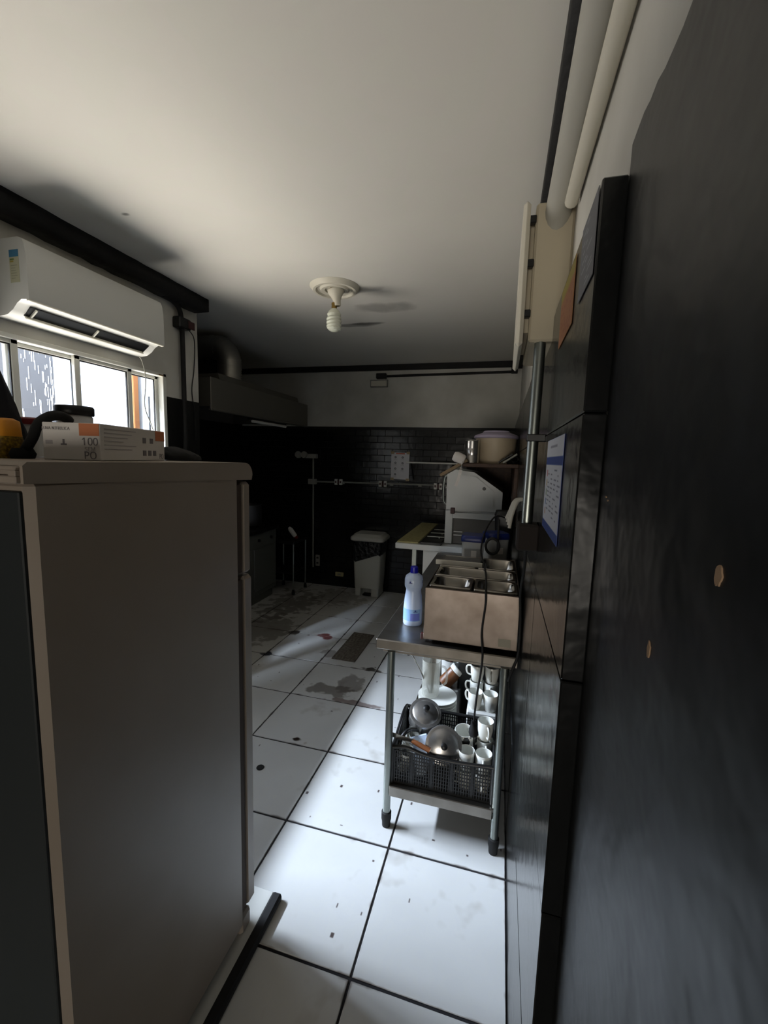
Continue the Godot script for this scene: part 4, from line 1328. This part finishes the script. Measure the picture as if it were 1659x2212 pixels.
func build_table() -> void:
	var zf := -0.547
	var zk := -2.32
	var t := thing("steel_work_table", "long stainless steel work table with tubular legs by wall", "table", Vector3(1.12, 0, -1.4))
	part(t, "tabletop", bx(0.838, 1.404, 0.822, 0.865, zk, zf, 0.004), M.steel)
	part(t, "under_panel", bx(0.86, 1.385, 0.80, 0.823, zk + 0.03, zf - 0.03, 0.002), M.steel)
	for q in [[0.90, -0.575], [1.358, -0.575], [0.90, -2.27], [1.358, -2.27]]:
		var st := S()
		tube(st, [Vector3(q[0], 0.06, q[1]), Vector3(q[0], 0.81, q[1])], 0.0165, 16)
		var lg := part(t, "leg", st, M.galvanised)
		st = S()
		lathe(st, [V(0, 0), V(0.018, 0), V(0.019, 0.022), V(0.022, 0.035), V(0.022, 0.066), V(0.018, 0.070), V(0, 0.070)], 16, Transform3D(Basis.IDENTITY, Vector3(q[0], 0.0015, q[1])))
		part(lg, "foot", st, M.rubber)
	part(t, "lower_shelf", bx(0.905, 1.352, 0.188, 0.205, -2.27, -0.562, 0.003), M.steel)
	part(t, "shelf_rail", bx(0.912, 1.345, 0.158, 0.206, -0.572, -0.556, 0.003), M.steel)
	part(t, "side_rail", bx(0.893, 0.909, 0.158, 0.206, -2.26, -0.59, 0.003), M.steel)
	part(t, "side_rail", bx(1.349, 1.365, 0.158, 0.206, -2.26, -0.59, 0.003), M.steel)

	# bain-marie
	var x0 := 1.032
	var x1 := 1.396
	var z0 := -1.205
	var z1 := -0.568
	var y0 := 0.884
	var y1 := 1.098
	var b := thing("bain_marie", "stainless steel bain-marie box standing on the work table", "food warmer", Vector3((x0 + x1) / 2, 0.865, (z0 + z1) / 2))
	part(b, "front_panel", bx(x0, x1, y0, y1, z1 - 0.004, z1, 0.001), M.steel_casing)
	part(b, "back_panel", bx(x0, x1, y0, y1, z0, z0 + 0.004, 0.001), M.steel_casing)
	part(b, "side_panel", bx(x0, x0 + 0.004, y0, y1, z0, z1, 0.001), M.steel_casing)
	part(b, "side_panel", bx(x1 - 0.004, x1, y0, y1, z0, z1, 0.001), M.steel_casing)
	part(b, "floor_plate", bx(x0, x1, y0, y0 + 0.004, z0, z1, 0.0), M.steel_casing)
	for z in [z1 - 0.012, -0.768, -0.945, z0 + 0.012]:
		part(b, "cross_rail", bx(x0 + 0.003, x1 - 0.003, y1 - 0.012, y1 - 0.002, z - 0.009, z + 0.009, 0.001), M.steel_casing)
	for x in [x0 + 0.03, x1 - 0.03]:
		for z in [z0 + 0.03, z1 - 0.06]:
			var st := S()
			lathe(st, [V(0, 0), V(0.014, 0), V(0.012, 0.02), V(0, 0.02)], 12, Transform3D(Basis.IDENTITY, Vector3(x, 0.8648, z)))
			part(b, "foot", st, M.rubber)
	var sk := part(b, "rating_sticker", bx(1.325, 1.372, 0.893, 0.925, z1, z1 + 0.0008, 0.0), mat("old_sticker", Color(0.60, 0.58, 0.52), 0.6))
	sk.set_meta("label", "worn pale sticker")
	part(b, "valve", bx(x0 - 0.014, x0, 0.875, 0.90, z1 - 0.03, z1 - 0.01, 0.002), M.dark_red_plastic)
	var pans := [
		[1.127, -0.682, 0.168, 0.160, "small steel pan in bain-marie's front row, away from the wall"],
		[1.304, -0.682, 0.168, 0.160, "small steel pan in bain-marie's front row, against the wall"],
		[1.214, -0.856, 0.346, 0.165, "wide steel pan across the middle of the bain-marie"],
		[1.304, -1.068, 0.172, 0.225, "open steel pan at bain-marie's rear, against the wall"],
		[1.122, -1.068, 0.172, 0.225, "steel pan at bain-marie's rear under the flat lid"]]
	for q in pans:
		var p := thing("food_pan", q[4], "pan", Vector3(q[0], y1, q[1]), "pans in the bain-marie")
		var w: float = q[2]
		var d: float = q[3]
		var st := S()
		var o := 0.0035
		loft(st, [rrect(w, d, 0.006, -0.006), rrect(w, d, 0.006, o - 0.001), rrect(w - 0.003, d - 0.003, 0.006, o), rrect(w - 0.022, d - 0.022, 0.034, o), rrect(w - 0.030, d - 0.030, 0.034, o - 0.004), rrect(w - 0.038, d - 0.038, 0.034, -0.07), rrect(w - 0.05, d - 0.05, 0.03, -0.085)], false, true, Transform3D.IDENTITY, [2, 3])
		part(p, "basin", st, M.steel_bright, true)
	var lid := thing("pan_lid", "flat pale metal lid laid over a rear bain-marie pan", "lid", Vector3(1.12, y1 + 0.004, -1.04))
	var st := S()
	box(st, Vector3(-0.105, 0, 0.075), Vector3(0.118, 0.024, 0.083), 0.002)
	part(lid, "rolled_edge", st, M.cream_paint, true)
	st = S()
	box(st, Vector3(-0.095, 0.0, -0.09), Vector3(0.105, 0.008, 0.076), 0.002)
	part(lid, "plate", st, M.steel, true)
	# food tubs with blue lids
	for q in [[1.172, -1.285, 0.0, "clear plastic food tub with blue lid behind the bain-marie"], [1.29, -1.42, 0.4, "smaller-looking clear tub with blue lid close to the wall"]]:
		var f := thing("food_tub", q[3], "tub", Vector3(q[0], 0.865, q[1]), "clear tubs with blue lids")
		f.rotation.y = q[2]
		st = S()
		loft(st, [rrect(0.095, 0.095, 0.02, 0.0), rrect(0.10, 0.10, 0.02, 0.006), rrect(0.118, 0.118, 0.02, 0.315)], true, false)
		part(f, "vessel", st, M.clear_plastic, true)
		st = S()
		loft(st, [rrect(0.088, 0.088, 0.018, 0.008), rrect(0.105, 0.105, 0.018, 0.25)], true, true)
		part(f, "contents", st, mat("pale_food", Color(0.62, 0.58, 0.52), 0.8) if not M.has("pale_food") else M.pale_food, true)
		st = S()
		loft(st, [rrect(0.124, 0.124, 0.022, 0.308), rrect(0.128, 0.128, 0.024, 0.315), rrect(0.126, 0.126, 0.024, 0.335), rrect(0.115, 0.115, 0.022, 0.342)], true, true)
		part(f, "lid", st, M.blue_plastic, true)
		st = S()
		box(st, Vector3(-0.006, 0.225, 0.0575), Vector3(0.022, 0.262, 0.0585), 0.0)
		part(f, "paper_label", st, M.carton, true)
	# coiled black lead and dark appliance by the wall
	var bl := thing("black_blender", "black kitchen blender standing among leads beside the wall", "blender", Vector3(1.36, 0.865, -1.62))
	st = S()
	loft(st, [rrect(0.13, 0.13, 0.03, 0.0), rrect(0.13, 0.13, 0.03, 0.10), rrect(0.09, 0.09, 0.03, 0.17), rrect(0.085, 0.085, 0.03, 0.19)], true, true)
	part(bl, "motor_base", st, M.black_plastic, true)
	st = S()
	loft(st, [rrect(0.085, 0.085, 0.025, 0.19), rrect(0.12, 0.12, 0.03, 0.40), rrect(0.122, 0.122, 0.03, 0.42)], true, true)
	part(bl, "jug", st, M.black_plastic, true)
	st = S()
	loft(st, [rrect(0.124, 0.124, 0.03, 0.42), rrect(0.11, 0.11, 0.03, 0.445)], true, true)
	part(bl, "lid", st, M.black_plastic, true)
	bl.position.x = 1.335
	var cd := thing("black_lead", "black power lead draped over bain-marie down to a plug", "power lead", Vector3(1.26, 0.54, -0.53))
	st = S()
	tube(st, arc([Vector3(1.335, 1.30, -1.35), Vector3(1.28, 1.31, -1.30), Vector3(1.235, 1.24, -1.22), Vector3(1.222, 1.16, -1.10), Vector3(1.245, 1.125, -0.95), Vector3(1.262, 1.118, -0.75), Vector3(1.268, 1.108, -0.562), Vector3(1.270, 1.06, -0.552), Vector3(1.262, 0.95, -0.548), Vector3(1.270, 0.87, -0.54), Vector3(1.268, 0.80, -0.533), Vector3(1.258, 0.70, -0.530), Vector3(1.252, 0.585, -0.53)], 6), 0.0042, 8)
	part(cd, "flex", st, M.rubber)
	st = S()
	lathe(st, [V(0, 0.0), V(0.017, 0.0), V(0.019, 0.012), V(0.016, 0.028), V(0.008, 0.045), V(0.005, 0.06), V(0, 0.06)], 14, Transform3D(Basis(Vector3.BACK, 0.15), Vector3(1.255, 0.532, -0.53)))
	part(cd, "plug", st, M.rubber)
	for x in [-0.008, 0.008]:
		st = S()
		tube(st, [Vector3(1.255 + x, 0.532, -0.53), Vector3(1.252 + x, 0.515, -0.53)], 0.0024, 6)
		part(cd, "pin", st, M.galvanised)
	var cd2 := thing("wall_lead", "black lead looping down between bain-marie and the wall", "power lead", Vector3(1.40, 0.8, -0.55))
	st = S()
	tube(st, arc([Vector3(1.385, 1.37, -0.27), Vector3(1.392, 1.25, -0.40), Vector3(1.392, 1.13, -0.52), Vector3(1.400, 1.02, -0.535), Vector3(1.402, 0.93, -0.54), Vector3(1.398, 0.87, -0.538), Vector3(1.38, 0.81, -0.535), Vector3(1.372, 0.77, -0.545)], 6), 0.0048, 8)
	part(cd2, "flex", st, M.rubber)
	var coil := thing("coiled_lead", "coiled black lead lying beside the food tubs", "power lead", Vector3(1.27, 0.9, -1.24))
	st = S()
	var ring := []
	for k in 60:
		var a := TAU * 1.9 * k / 59.0
		ring.append(Vector3(1.275 + cos(a) * 0.035, 1.16 + sin(a) * 0.042, -1.215 - k * 0.0004))
	ring.append(Vector3(1.30, 1.30, -1.27))
	tube(st, ring, 0.0065, 8)
	part(coil, "loop", st, M.rubber)

	# alcohol bottle
	var bo := thing("spirit_bottle", "blue-white plastic bottle with blue cap on work table", "bottle", Vector3(0.948, 0.865, -0.762))
	st = S()
	lathe(st, [V(0, 0), V(0.040, 0), V(0.043, 0.005), V(0.043, 0.025), V(0.0425, 0.08), V(0.038, 0.13), V(0.034, 0.155), V(0.034, 0.162), V(0.040, 0.175), V(0.041, 0.182), V(0.041, 0.208), V(0.037, 0.222), V(0.022, 0.234), V(0.016, 0.238), V(0, 0.238)], 36)
	part(bo, "body", st, M.bottle_plastic, true)
	st = S()
	lathe(st, [V(0, 0.236), V(0.0175, 0.236), V(0.018, 0.240), V(0.017, 0.262), V(0.013, 0.266), V(0, 0.267)], 24)
	part(bo, "cap", st, M.cap_blue, true)
	st = S(); band(st, 0.0434, 0.0430, 0.024, 0.078, 0.5, 4.2); var lb := part(bo, "label", st, M.label_pale_blue, true)
	st = S(); band(st, 0.0437, 0.0433, 0.027, 0.060, 0.62, 1.62); part(lb, "label_panel", st, M.label_blue, true)
	# small emblem: a leaf over a word bar, on shoulder and label
	for q in [[0.0414, 1.75, 0.199, 0.006], [0.0414, 0.15, 0.199, 0.009], [0.0440, 1.1, 0.070, 0.005]]:
		st = S(); band(st, q[0], q[0], q[2], q[2] + q[3], q[1] - 0.05, q[1] + 0.10)
		band(st, q[0], q[0], q[2] - 0.003, q[2] - 0.001, q[1] - 0.22, q[1] + 0.22)
		part(bo, "emblem", st, M.bottle_print, true)

# band of a cylinder between two heights and two angles (angle 0 = +x, pi/2 = +z)
func band(st: SurfaceTool, r0: float, r1: float, y0: float, y1: float, a0: float, a1: float) -> void:
	var n := maxi(3, int((a1 - a0) * 8))
	st.set_smooth_group(5)
	for k in n:
		var a := lerpf(a0, a1, float(k) / n)
		var b := lerpf(a0, a1, float(k + 1) / n)
		quad(st, Vector3(cos(b) * r0, y0, sin(b) * r0), Vector3(cos(a) * r0, y0, sin(a) * r0), Vector3(cos(a) * r1, y1, sin(a) * r1), Vector3(cos(b) * r1, y1, sin(b) * r1))

func lattice(st: SurfaceTool, a: Vector3, b: Vector3, y0: float, y1: float, n: int, rows: int, th := 0.0022) -> void:
	# upright and level bars between two lower corners
	var d := b - a
	var out := Vector3(absf(d.z), 0, absf(d.x)).normalized() * th
	for k in n + 1:
		var p := a + d * (float(k) / n)
		var w := d.normalized() * (0.0024 if k % 8 else 0.006)
		var q0 := p - w - out
		var q1 := p + w + out
		box(st, Vector3(minf(q0.x, q1.x), y0, minf(q0.z, q1.z)), Vector3(maxf(q0.x, q1.x), y1, maxf(q0.z, q1.z)))
	for r in rows + 1:
		var y := lerpf(y0, y1, float(r) / rows)
		var q0 := a - out * 0.8
		var q1 := b + out * 0.8
		box(st, Vector3(minf(q0.x, q1.x), y - 0.0016, minf(q0.z, q1.z)), Vector3(maxf(q0.x, q1.x), y + 0.0016, maxf(q0.z, q1.z)))

func build_under_table() -> void:
	var y := 0.205
	# crate
	var c := thing("plastic_crate", "black lattice plastic crate on the table's lower shelf", "crate", Vector3(1.13, y, -0.73))
	var x0 := 0.918
	var x1 := 1.342
	var z1 := -0.583
	var z0 := -0.872
	part(c, "base", bx(x0, x1, y, y + 0.012, z0, z1, 0.003), M.black_plastic)
	for q in [[Vector3(x0, 0, z1), Vector3(x1, 0, z1), 40, 0.155, "front_lattice"], [Vector3(x0, 0, z0), Vector3(x1, 0, z0), 40, 0.19, "back_lattice"], [Vector3(x0, 0, z0), Vector3(x0, 0, z1), 26, 0.17, "side_lattice"], [Vector3(x1, 0, z0), Vector3(x1, 0, z1), 26, 0.17, "side_lattice"]]:
		var st := S()
		lattice(st, q[0], q[1], y + 0.012, y + q[3], q[2], 9)
		var l := part(c, q[4], st, M.black_plastic)
		l.set_meta("kind", "stuff")
	var st := S()
	tube(st, arc([Vector3(x0, 0.372, z1), Vector3(x0 + 0.06, 0.382, z1), Vector3(1.05, 0.366, z1), Vector3(1.13, 0.36, z1), Vector3(1.22, 0.362, z1), Vector3(x1, 0.372, z1)], 4), 0.008, 8)
	part(c, "front_rim", st, M.black_plastic)
	st = S()
	tube(st, [Vector3(x0, 0.395, z0), Vector3(x1, 0.395, z0)], 0.008, 8)
	part(c, "back_rim", st, M.black_plastic)
	for x in [x0, x1]:
		st = S()
		tube(st, arc([Vector3(x, 0.372, z1), Vector3(x, 0.385, -0.68), Vector3(x, 0.41, -0.80), Vector3(x, 0.395, z0)], 4), 0.009, 8)
		part(c, "side_rim", st, M.black_plastic)
	for q in [[x0, z0], [x0, z1], [x1, z0], [x1, z1]]:
		part(c, "corner_post", bx(q[0] - 0.008, q[0] + 0.008, y, 0.375, q[1] - 0.008, q[1] + 0.008, 0.004), M.black_plastic)
	# pots lying in the crate
	pot("lidded_pot", "aluminium pan with black-knobbed lid leaning against the plates", Vector3(1.020, 0.415, -0.768), Vector3(0.20, 0.95, 0.45), 0.070, 0.075)
	pot("lidded_pot", "aluminium pan tipped forward over the crate's front rim", Vector3(1.122, 0.372, -0.668), Vector3(0.16, 0.45, 0.85), 0.074, 0.08)
	var ps := thing("steel_pot", "plain steel bowl showing through the crate's lattice", "bowl", Vector3(1.105, 0.218, -0.69))
	st = S()
	lathe(st, [V(0, 0), V(0.055, 0), V(0.075, 0.03), V(0.08, 0.085), V(0.082, 0.088), V(0.078, 0.086), V(0.072, 0.03), V(0, 0.006)], 28)
	part(ps, "vessel", st, M.aluminium, true)
	var wb := thing("white_plastic_board", "pale blue-white plastic board standing slanted in the crate", "cutting board", Vector3(1.035, 0.30, -0.66))
	st = S()
	box(st, Vector3(-0.045, -0.075, -0.004), Vector3(0.045, 0.085, 0.004), 0.003)
	part(wb, "slab", st, mat("board_pale", Color(0.74, 0.80, 0.88), 0.45), true)
	wb.rotation = Vector3(-0.35, 0.1, 0.35)
	var kn := thing("wood_handled_knife", "knife with brown wooden handle lying on the crate rim", "knife", Vector3(1.0, 0.395, -0.61))
	st = S()
	tube(st, [Vector3(-0.005, 0, -0.005), Vector3(0.03, -0.006, 0.004), Vector3(0.075, -0.018, 0.01)], [0.009, 0.011, 0.010], 8)
	part(kn, "handle", st, M.wood_handle, true)
	st = S()
	box(st, Vector3(-0.10, -0.011, -0.001), Vector3(0.0, 0.011, 0.001), 0.0005, Transform3D(Basis(Vector3.BACK, -0.15), Vector3.ZERO))
	part(kn, "blade", st, M.steel_bright, true)
	for q in [[0.945, 0.30, -0.70, 0.5, "clear glass tumbler leaning in the crate's corner"], [0.955, 0.255, -0.63, 0.2, "clear glass tumbler low in the crate under the knife"]]:
		var g := thing("glass_tumbler", q[4], "glass", Vector3(q[0], q[1], q[2]), "tumblers in the crate")
		st = S()
		lathe(st, [V(0, 0), V(0.028, 0), V(0.034, 0.10), V(0.0325, 0.10), V(0.027, 0.006), V(0, 0.006)], 20)
		part(g, "vessel", st, M.glass_jug, true)
		g.rotation = Vector3(0.2, 0, -q[3])
	var ld := thing("black_ladle", "black plastic ladle lying across the crate's corner", "ladle", Vector3(0.97, 0.34, -0.67))
	st = S()
	tube(st, arc([Vector3(-0.04, -0.03, 0.06), Vector3(-0.03, 0.035, 0.03), Vector3(0.0, 0.06, -0.01), Vector3(0.05, 0.03, -0.06)], 5), 0.009, 8)
	part(ld, "handle", st, M.black_plastic, true)
	st = S()
	lathe(st, [V(0, 0), V(0.022, 0.004), V(0.033, 0.02), V(0.036, 0.03), V(0.033, 0.028), V(0.02, 0.008), V(0, 0.005)], 16, Transform3D(Basis(Vector3.BACK, 0.8), Vector3(-0.01, -0.045, 0.05)))
	part(ld, "bowl", st, M.black_plastic, true)
	# plates
	var proto: Node3D = null
	for k in 13:
		var at := Vector3(1.052 + 0.001 * sin(k * 2.0), y + k * 0.0158, -0.978 + 0.001 * cos(k * 3.0))
		if proto == null:
			proto = thing("white_plate", "lowest white china plate of the stack on the shelf", "plate", at, "stacked white plates")
			st = S()
			lathe(st, [V(0, 0), V(0.058, 0), V(0.06, 0.004), V(0.092, 0.016), V(0.098, 0.0205), V(0.098, 0.0225), V(0.094, 0.0225), V(0.06, 0.0085), V(0, 0.0075)], 40)
			part(proto, "dish", st, M.china, true)
		else: copy(proto, "white_plate", "top white china plate of the stack, under the jug" if k == 12 else "white china plate, %s from the top of the stack" % ["", "second", "third", "fourth", "fifth", "sixth", "seventh", "eighth", "ninth", "tenth", "eleventh", "twelfth"][12 - k], at)
	# jug with utensils
	var top := y + 12 * 0.0158 + 0.009
	var jg := thing("clear_jug", "tall cloudy clear jug standing on the stacked plates", "jug", Vector3(1.012, top, -0.995))
	st = S()
	lathe(st, [V(0, 0), V(0.042, 0), V(0.045, 0.006), V(0.047, 0.19), V(0.0455, 0.19), V(0.0435, 0.008), V(0, 0.006)], 28)
	part(jg, "vessel", st, M.glass_jug, true)
	st = S()
	tube(st, arc([Vector3(0.046, 0.16, 0), Vector3(0.075, 0.15, 0), Vector3(0.078, 0.08, 0), Vector3(0.045, 0.05, 0)], 5), 0.006, 8)
	part(jg, "handle", st, M.glass_jug, true)
	var la := thing("steel_ladle", "steel ladle with black end leaning out of the jug", "ladle", Vector3(0.99, top + 0.01, -0.98))
	st = S()
	tube(st, [Vector3(0.02, 0.0, -0.01), Vector3(-0.03, 0.14, 0.03), Vector3(-0.075, 0.235, 0.06)], 0.0045, 8)
	part(la, "handle", st, M.steel_bright, true)
	st = S()
	lathe(st, [V(0, -0.02), V(0.012, -0.016), V(0.016, 0.0), V(0.012, 0.016), V(0, 0.02)], 14, Transform3D(Basis(Vector3.BACK, 0.4), Vector3(-0.085, 0.24, 0.062)))
	part(la, "end_knob", st, M.black_plastic, true)
	var tg := thing("steel_tongs", "bright steel tongs standing in the jug", "tongs", Vector3(1.02, top + 0.01, -0.99))
	for sg in [-1.0, 1.0]:
		st = S()
		box(st, Vector3(-0.006, 0, -0.001), Vector3(0.006, 0.23, 0.001), 0.0005, Transform3D(Basis(Vector3.BACK, sg * 0.05 - 0.03) , Vector3(sg * 0.004, 0, 0)))
		part(tg, "arm", st, M.steel_bright, true)
	# things on the shelf behind the plates
	var cu := thing("cutlery_tub", "white plastic tub holding a red handled brush", "tub", Vector3(1.085, y, -1.36))
	st = S()
	lathe(st, [V(0, 0), V(0.055, 0), V(0.066, 0.24), V(0.064, 0.24), V(0.053, 0.006), V(0, 0.006)], 24)
	part(cu, "vessel", st, M.white_plastic, true)
	var br := thing("red_brush", "dark red handled brush standing in the white tub", "brush", Vector3(1.09, y + 0.01, -1.35))
	st = S()
	tube(st, [Vector3(0, 0, 0), Vector3(-0.01, 0.2, 0.02), Vector3(0.015, 0.38, 0.04)], 0.009, 8)
	part(br, "handle", st, M.dark_red_plastic, true)
	st = S()
	box(st, Vector3(0.0, 0.36, 0.025), Vector3(0.03, 0.42, 0.055), 0.004)
	part(br, "bristle_head", st, M.black_plastic, true)
	var oj := thing("spice_jar", "orange-brown jar with white lid tilted beside plates", "jar", Vector3(1.10, 0.435, -1.16))
	st = S()
	lathe(st, [V(0, -0.06), V(0.036, -0.06), V(0.038, -0.05), V(0.038, 0.03), V(0.03, 0.036), V(0, 0.036)], 20)
	part(oj, "vessel", st, M.orange_jar, true)
	st = S()
	lathe(st, [V(0, 0.034), V(0.04, 0.034), V(0.041, 0.055), V(0.037, 0.06), V(0, 0.06)], 20)
	part(oj, "lid", st, M.white_plastic, true)
	oj.rotation = Vector3(-0.3, 0, -0.7)
	var ob := thing("small_steel_canister", "short steel canister under the orange-brown jar", "canister", Vector3(1.115, y, -1.155))
	st = S()
	lathe(st, [V(0, 0), V(0.05, 0), V(0.05, 0.17), V(0.045, 0.176), V(0, 0.176)], 24)
	part(ob, "vessel", st, M.aluminium, true)
	var dt := thing("black_tray_stack", "black plastic container wedged under the table behind the mugs", "container", Vector3(1.25, 0.38, -1.25))
	st = S()
	box(st, Vector3(-0.115, -0.175, -0.15), Vector3(0.10, 0.20, 0.11), 0.012)
	part(dt, "vessel", st, M.black_plastic, true)
	st = S()
	box(st, Vector3(-0.122, 0.20, -0.155), Vector3(0.105, 0.222, 0.116), 0.008)
	part(dt, "lid", st, M.black_plastic, true)
	# pale box with mugs on it
	var pb := thing("pale_plastic_box", "pale plastic box behind the crate with mugs on it", "box", Vector3(1.29, y, -0.98))
	part(pb, "body", bx(1.205, 1.345, y, 0.415, -1.08, -0.885, 0.006), M.white_plastic)
	var mp: Node3D = null
	var mug_spots := [
		[1.226, 0.217, -0.640, 3.4, "bottom white mug at the crate's front, under the wide mug"], [1.298, 0.217, -0.740, 4.9, "bottom white mug in the crate's second row by the wall"],
		[1.226, 0.302, -0.642, 3.4, "white mug upright at the crate's front, away from wall"],
		[1.298, 0.217, -0.640, 4.7, "bottom white mug at the crate's front corner by wall"],
		[1.298, 0.302, -0.642, 4.7, "white mug upright at the crate's front corner by wall"],
		[1.298, 0.302, -0.740, 4.9, "white mug in the crate's second row by the wall"],
		[1.298, 0.387, -0.742, 5.0, "white mug topmost in the crate's second row by wall"],
		[1.241, 0.415, -0.925, 2.6, "white mug with handle turned out on the pale box"], [1.313, 0.415, -0.925, 1.6, "white mug on the pale box close to the wall"],
		[1.241, 0.415, -1.035, 3.0, "white mug at the back of the pale box, handle outward"], [1.313, 0.415, -1.035, 4.6, "white mug at the pale box's back, under another mug"],
		[1.241, 0.500, -1.035, 3.0, "top white mug on pale box, handle towards the plates"], [1.313, 0.500, -1.035, 4.6, "top white mug on the pale box beside the wall"]]
	for q in mug_spots:
		var at := Vector3(q[0], q[1], q[2])
		var lbl: String = q[4]
		if mp == null:
			mp = thing("white_mug", lbl, "mug", at, "white mugs under the table")
			st = S()
			lathe(st, [V(0, 0), V(0.024, 0), V(0.027, 0.004), V(0.033, 0.04), V(0.0348, 0.083), V(0.034, 0.0845), V(0.0325, 0.083), V(0.030, 0.03), V(0.023, 0.006), V(0, 0.005)], 28)
			part(mp, "cup", st, M.china, true)
			st = S()
			tube(st, arc([Vector3(0.033, 0.07, 0), Vector3(0.050, 0.068, 0), Vector3(0.056, 0.05, 0), Vector3(0.049, 0.028, 0), Vector3(0.030, 0.022, 0)], 5), 0.0045, 8)
			part(mp, "handle", st, M.china, true)
			mp.rotation.y = q[3]
		else: copy(mp, "white_mug", lbl, at, q[3])
	# spotted cup
	var sc := thing("spotted_cup", "round white cup with large black cow patches in crate", "cup", Vector3(1.208, 0.318, -0.742))
	st = S()
	lathe(st, [V(0, 0), V(0.03, 0), V(0.045, 0.02), V(0.05, 0.05), V(0.046, 0.082), V(0.041, 0.10), V(0.039, 0.10), V(0.043, 0.08), V(0.046, 0.05), V(0.04, 0.02), V(0, 0.008)], 32)
	part(sc, "cup", st, M.china, true)
	st = S()
	tube(st, arc([Vector3(0.046, 0.08, 0), Vector3(0.066, 0.078, 0), Vector3(0.07, 0.055, 0), Vector3(0.048, 0.035, 0)], 5), 0.005, 8)
	part(sc, "handle", st, M.china, true)
	for q in [[0.9, 1.7, 0.055, 0.098], [2.1, 2.7, 0.03, 0.07], [0.2, 0.6, 0.03, 0.09], [4.0, 4.8, 0.04, 0.09]]:
		st = S()
		var n := 6
		for k in n:
			var t0: float = lerpf(q[2], q[3], float(k) / n)
			var t1: float = lerpf(q[2], q[3], float(k + 1) / n)
			var mid := 1.0 - absf((k + 0.5) / n - 0.5) * 1.2
			var am: float = (q[0] + q[1]) / 2
			var ah: float = (q[1] - q[0]) / 2 * mid
			band(st, cup_r(t0) + 0.0006, cup_r(t1) + 0.0006, t0, t1, am - ah, am + ah)
		part(sc, "black_patch", st, M.black_plastic, true)
	sc.rotation = Vector3(0.15, 0, 0)

func cup_r(y: float) -> float:
	var p := [V(0.03, 0.0), V(0.045, 0.02), V(0.05, 0.05), V(0.046, 0.082), V(0.041, 0.10)]
	for k in 4:
		if y <= p[k + 1].y: return lerpf(p[k].x, p[k + 1].x, (y - p[k].y) / (p[k + 1].y - p[k].y))
	return 0.041

func pot(called: String, label: String, at: Vector3, axis: Vector3, r: float, h: float) -> void:
	var o := thing(called, label, "pan", at, "aluminium pans in the crate")
	o.quaternion = Quaternion(Vector3.UP, axis.normalized())
	var st := S()
	lathe(st, [V(0, -h / 2), V(r * 0.9, -h / 2), V(r, -h / 2 + 0.012), V(r, h / 2 - 0.006), V(r + 0.004, h / 2 - 0.003), V(r + 0.004, h / 2), V(0, h / 2)], 32)
	part(o, "vessel", st, M.aluminium, true)
	st = S()
	lathe(st, [V(0, h / 2), V(r + 0.003, h / 2), V(r + 0.003, h / 2 + 0.005), V(r * 0.93, h / 2 + 0.006), V(r * 0.86, h / 2 + 0.006), V(r * 0.75, h / 2 + 0.012), V(r * 0.3, h / 2 + 0.016), V(0, h / 2 + 0.021)], 32)
	part(o, "lid", st, M.aluminium, true)
	st = S()
	lathe(st, [V(0, h / 2 + 0.02), V(0.007, h / 2 + 0.02), V(0.006, h / 2 + 0.03), V(0.014, h / 2 + 0.036), V(0.014, h / 2 + 0.044), V(0.008, h / 2 + 0.048), V(0, h / 2 + 0.048)], 16)
	part(o, "knob", st, M.black_plastic, true)

func build_floor_things() -> void:
	# drain cover
	var d := thing("drain_grate", "rusty dark metal drain grate lying in the tiles", "drain", Vector3(0.172, 0, -2.24))
	var x0 := 0.072
	var x1 := 0.268
	var z0 := -2.51
	var z1 := -1.965
	part(d, "pan", bx(x0, x1, 0.001, 0.0016, z0, z1, 0.0), M.rusty_grate)
	for q in [[x0, x0 + 0.01, z0, z1], [x1 - 0.01, x1, z0, z1], [x0, x1, z0, z0 + 0.01], [x0, x1, z1 - 0.01, z1]]:
		part(d, "frame_bar", bx(q[0], q[1], 0.001, 0.009, q[2], q[3], 0.001), M.rusty_grate)
	var st := S()
	box(st, Vector3(x0 + 0.01, 0.0015, z0 + 0.01), Vector3(x0 + 0.014, 0.008, z1 - 0.01))
	for k in 1: part(d, "centre_bar", bx(0.166, 0.174, 0.001, 0.0085, z0 + 0.01, z1 - 0.01, 0.0), M.rusty_grate)
	for k in 27:
		var z := z0 + 0.018 + k * 0.0192
		part(d, "slat", bx(x0 + 0.01, x1 - 0.01, 0.002, 0.0078, z, z + 0.0125, 0.001), M.rusty_grate)
	var k := thing("black_disc", "small flat black rubber disc lying on white floor tiles", "disc", Vector3(0.187, 0.001, -0.72))
	st = S()
	lathe(st, [V(0, 0), V(0.019, 0), V(0.02, 0.002), V(0.018, 0.005), V(0, 0.0055)], 20)
	part(k, "disc_body", st, M.rubber, true)
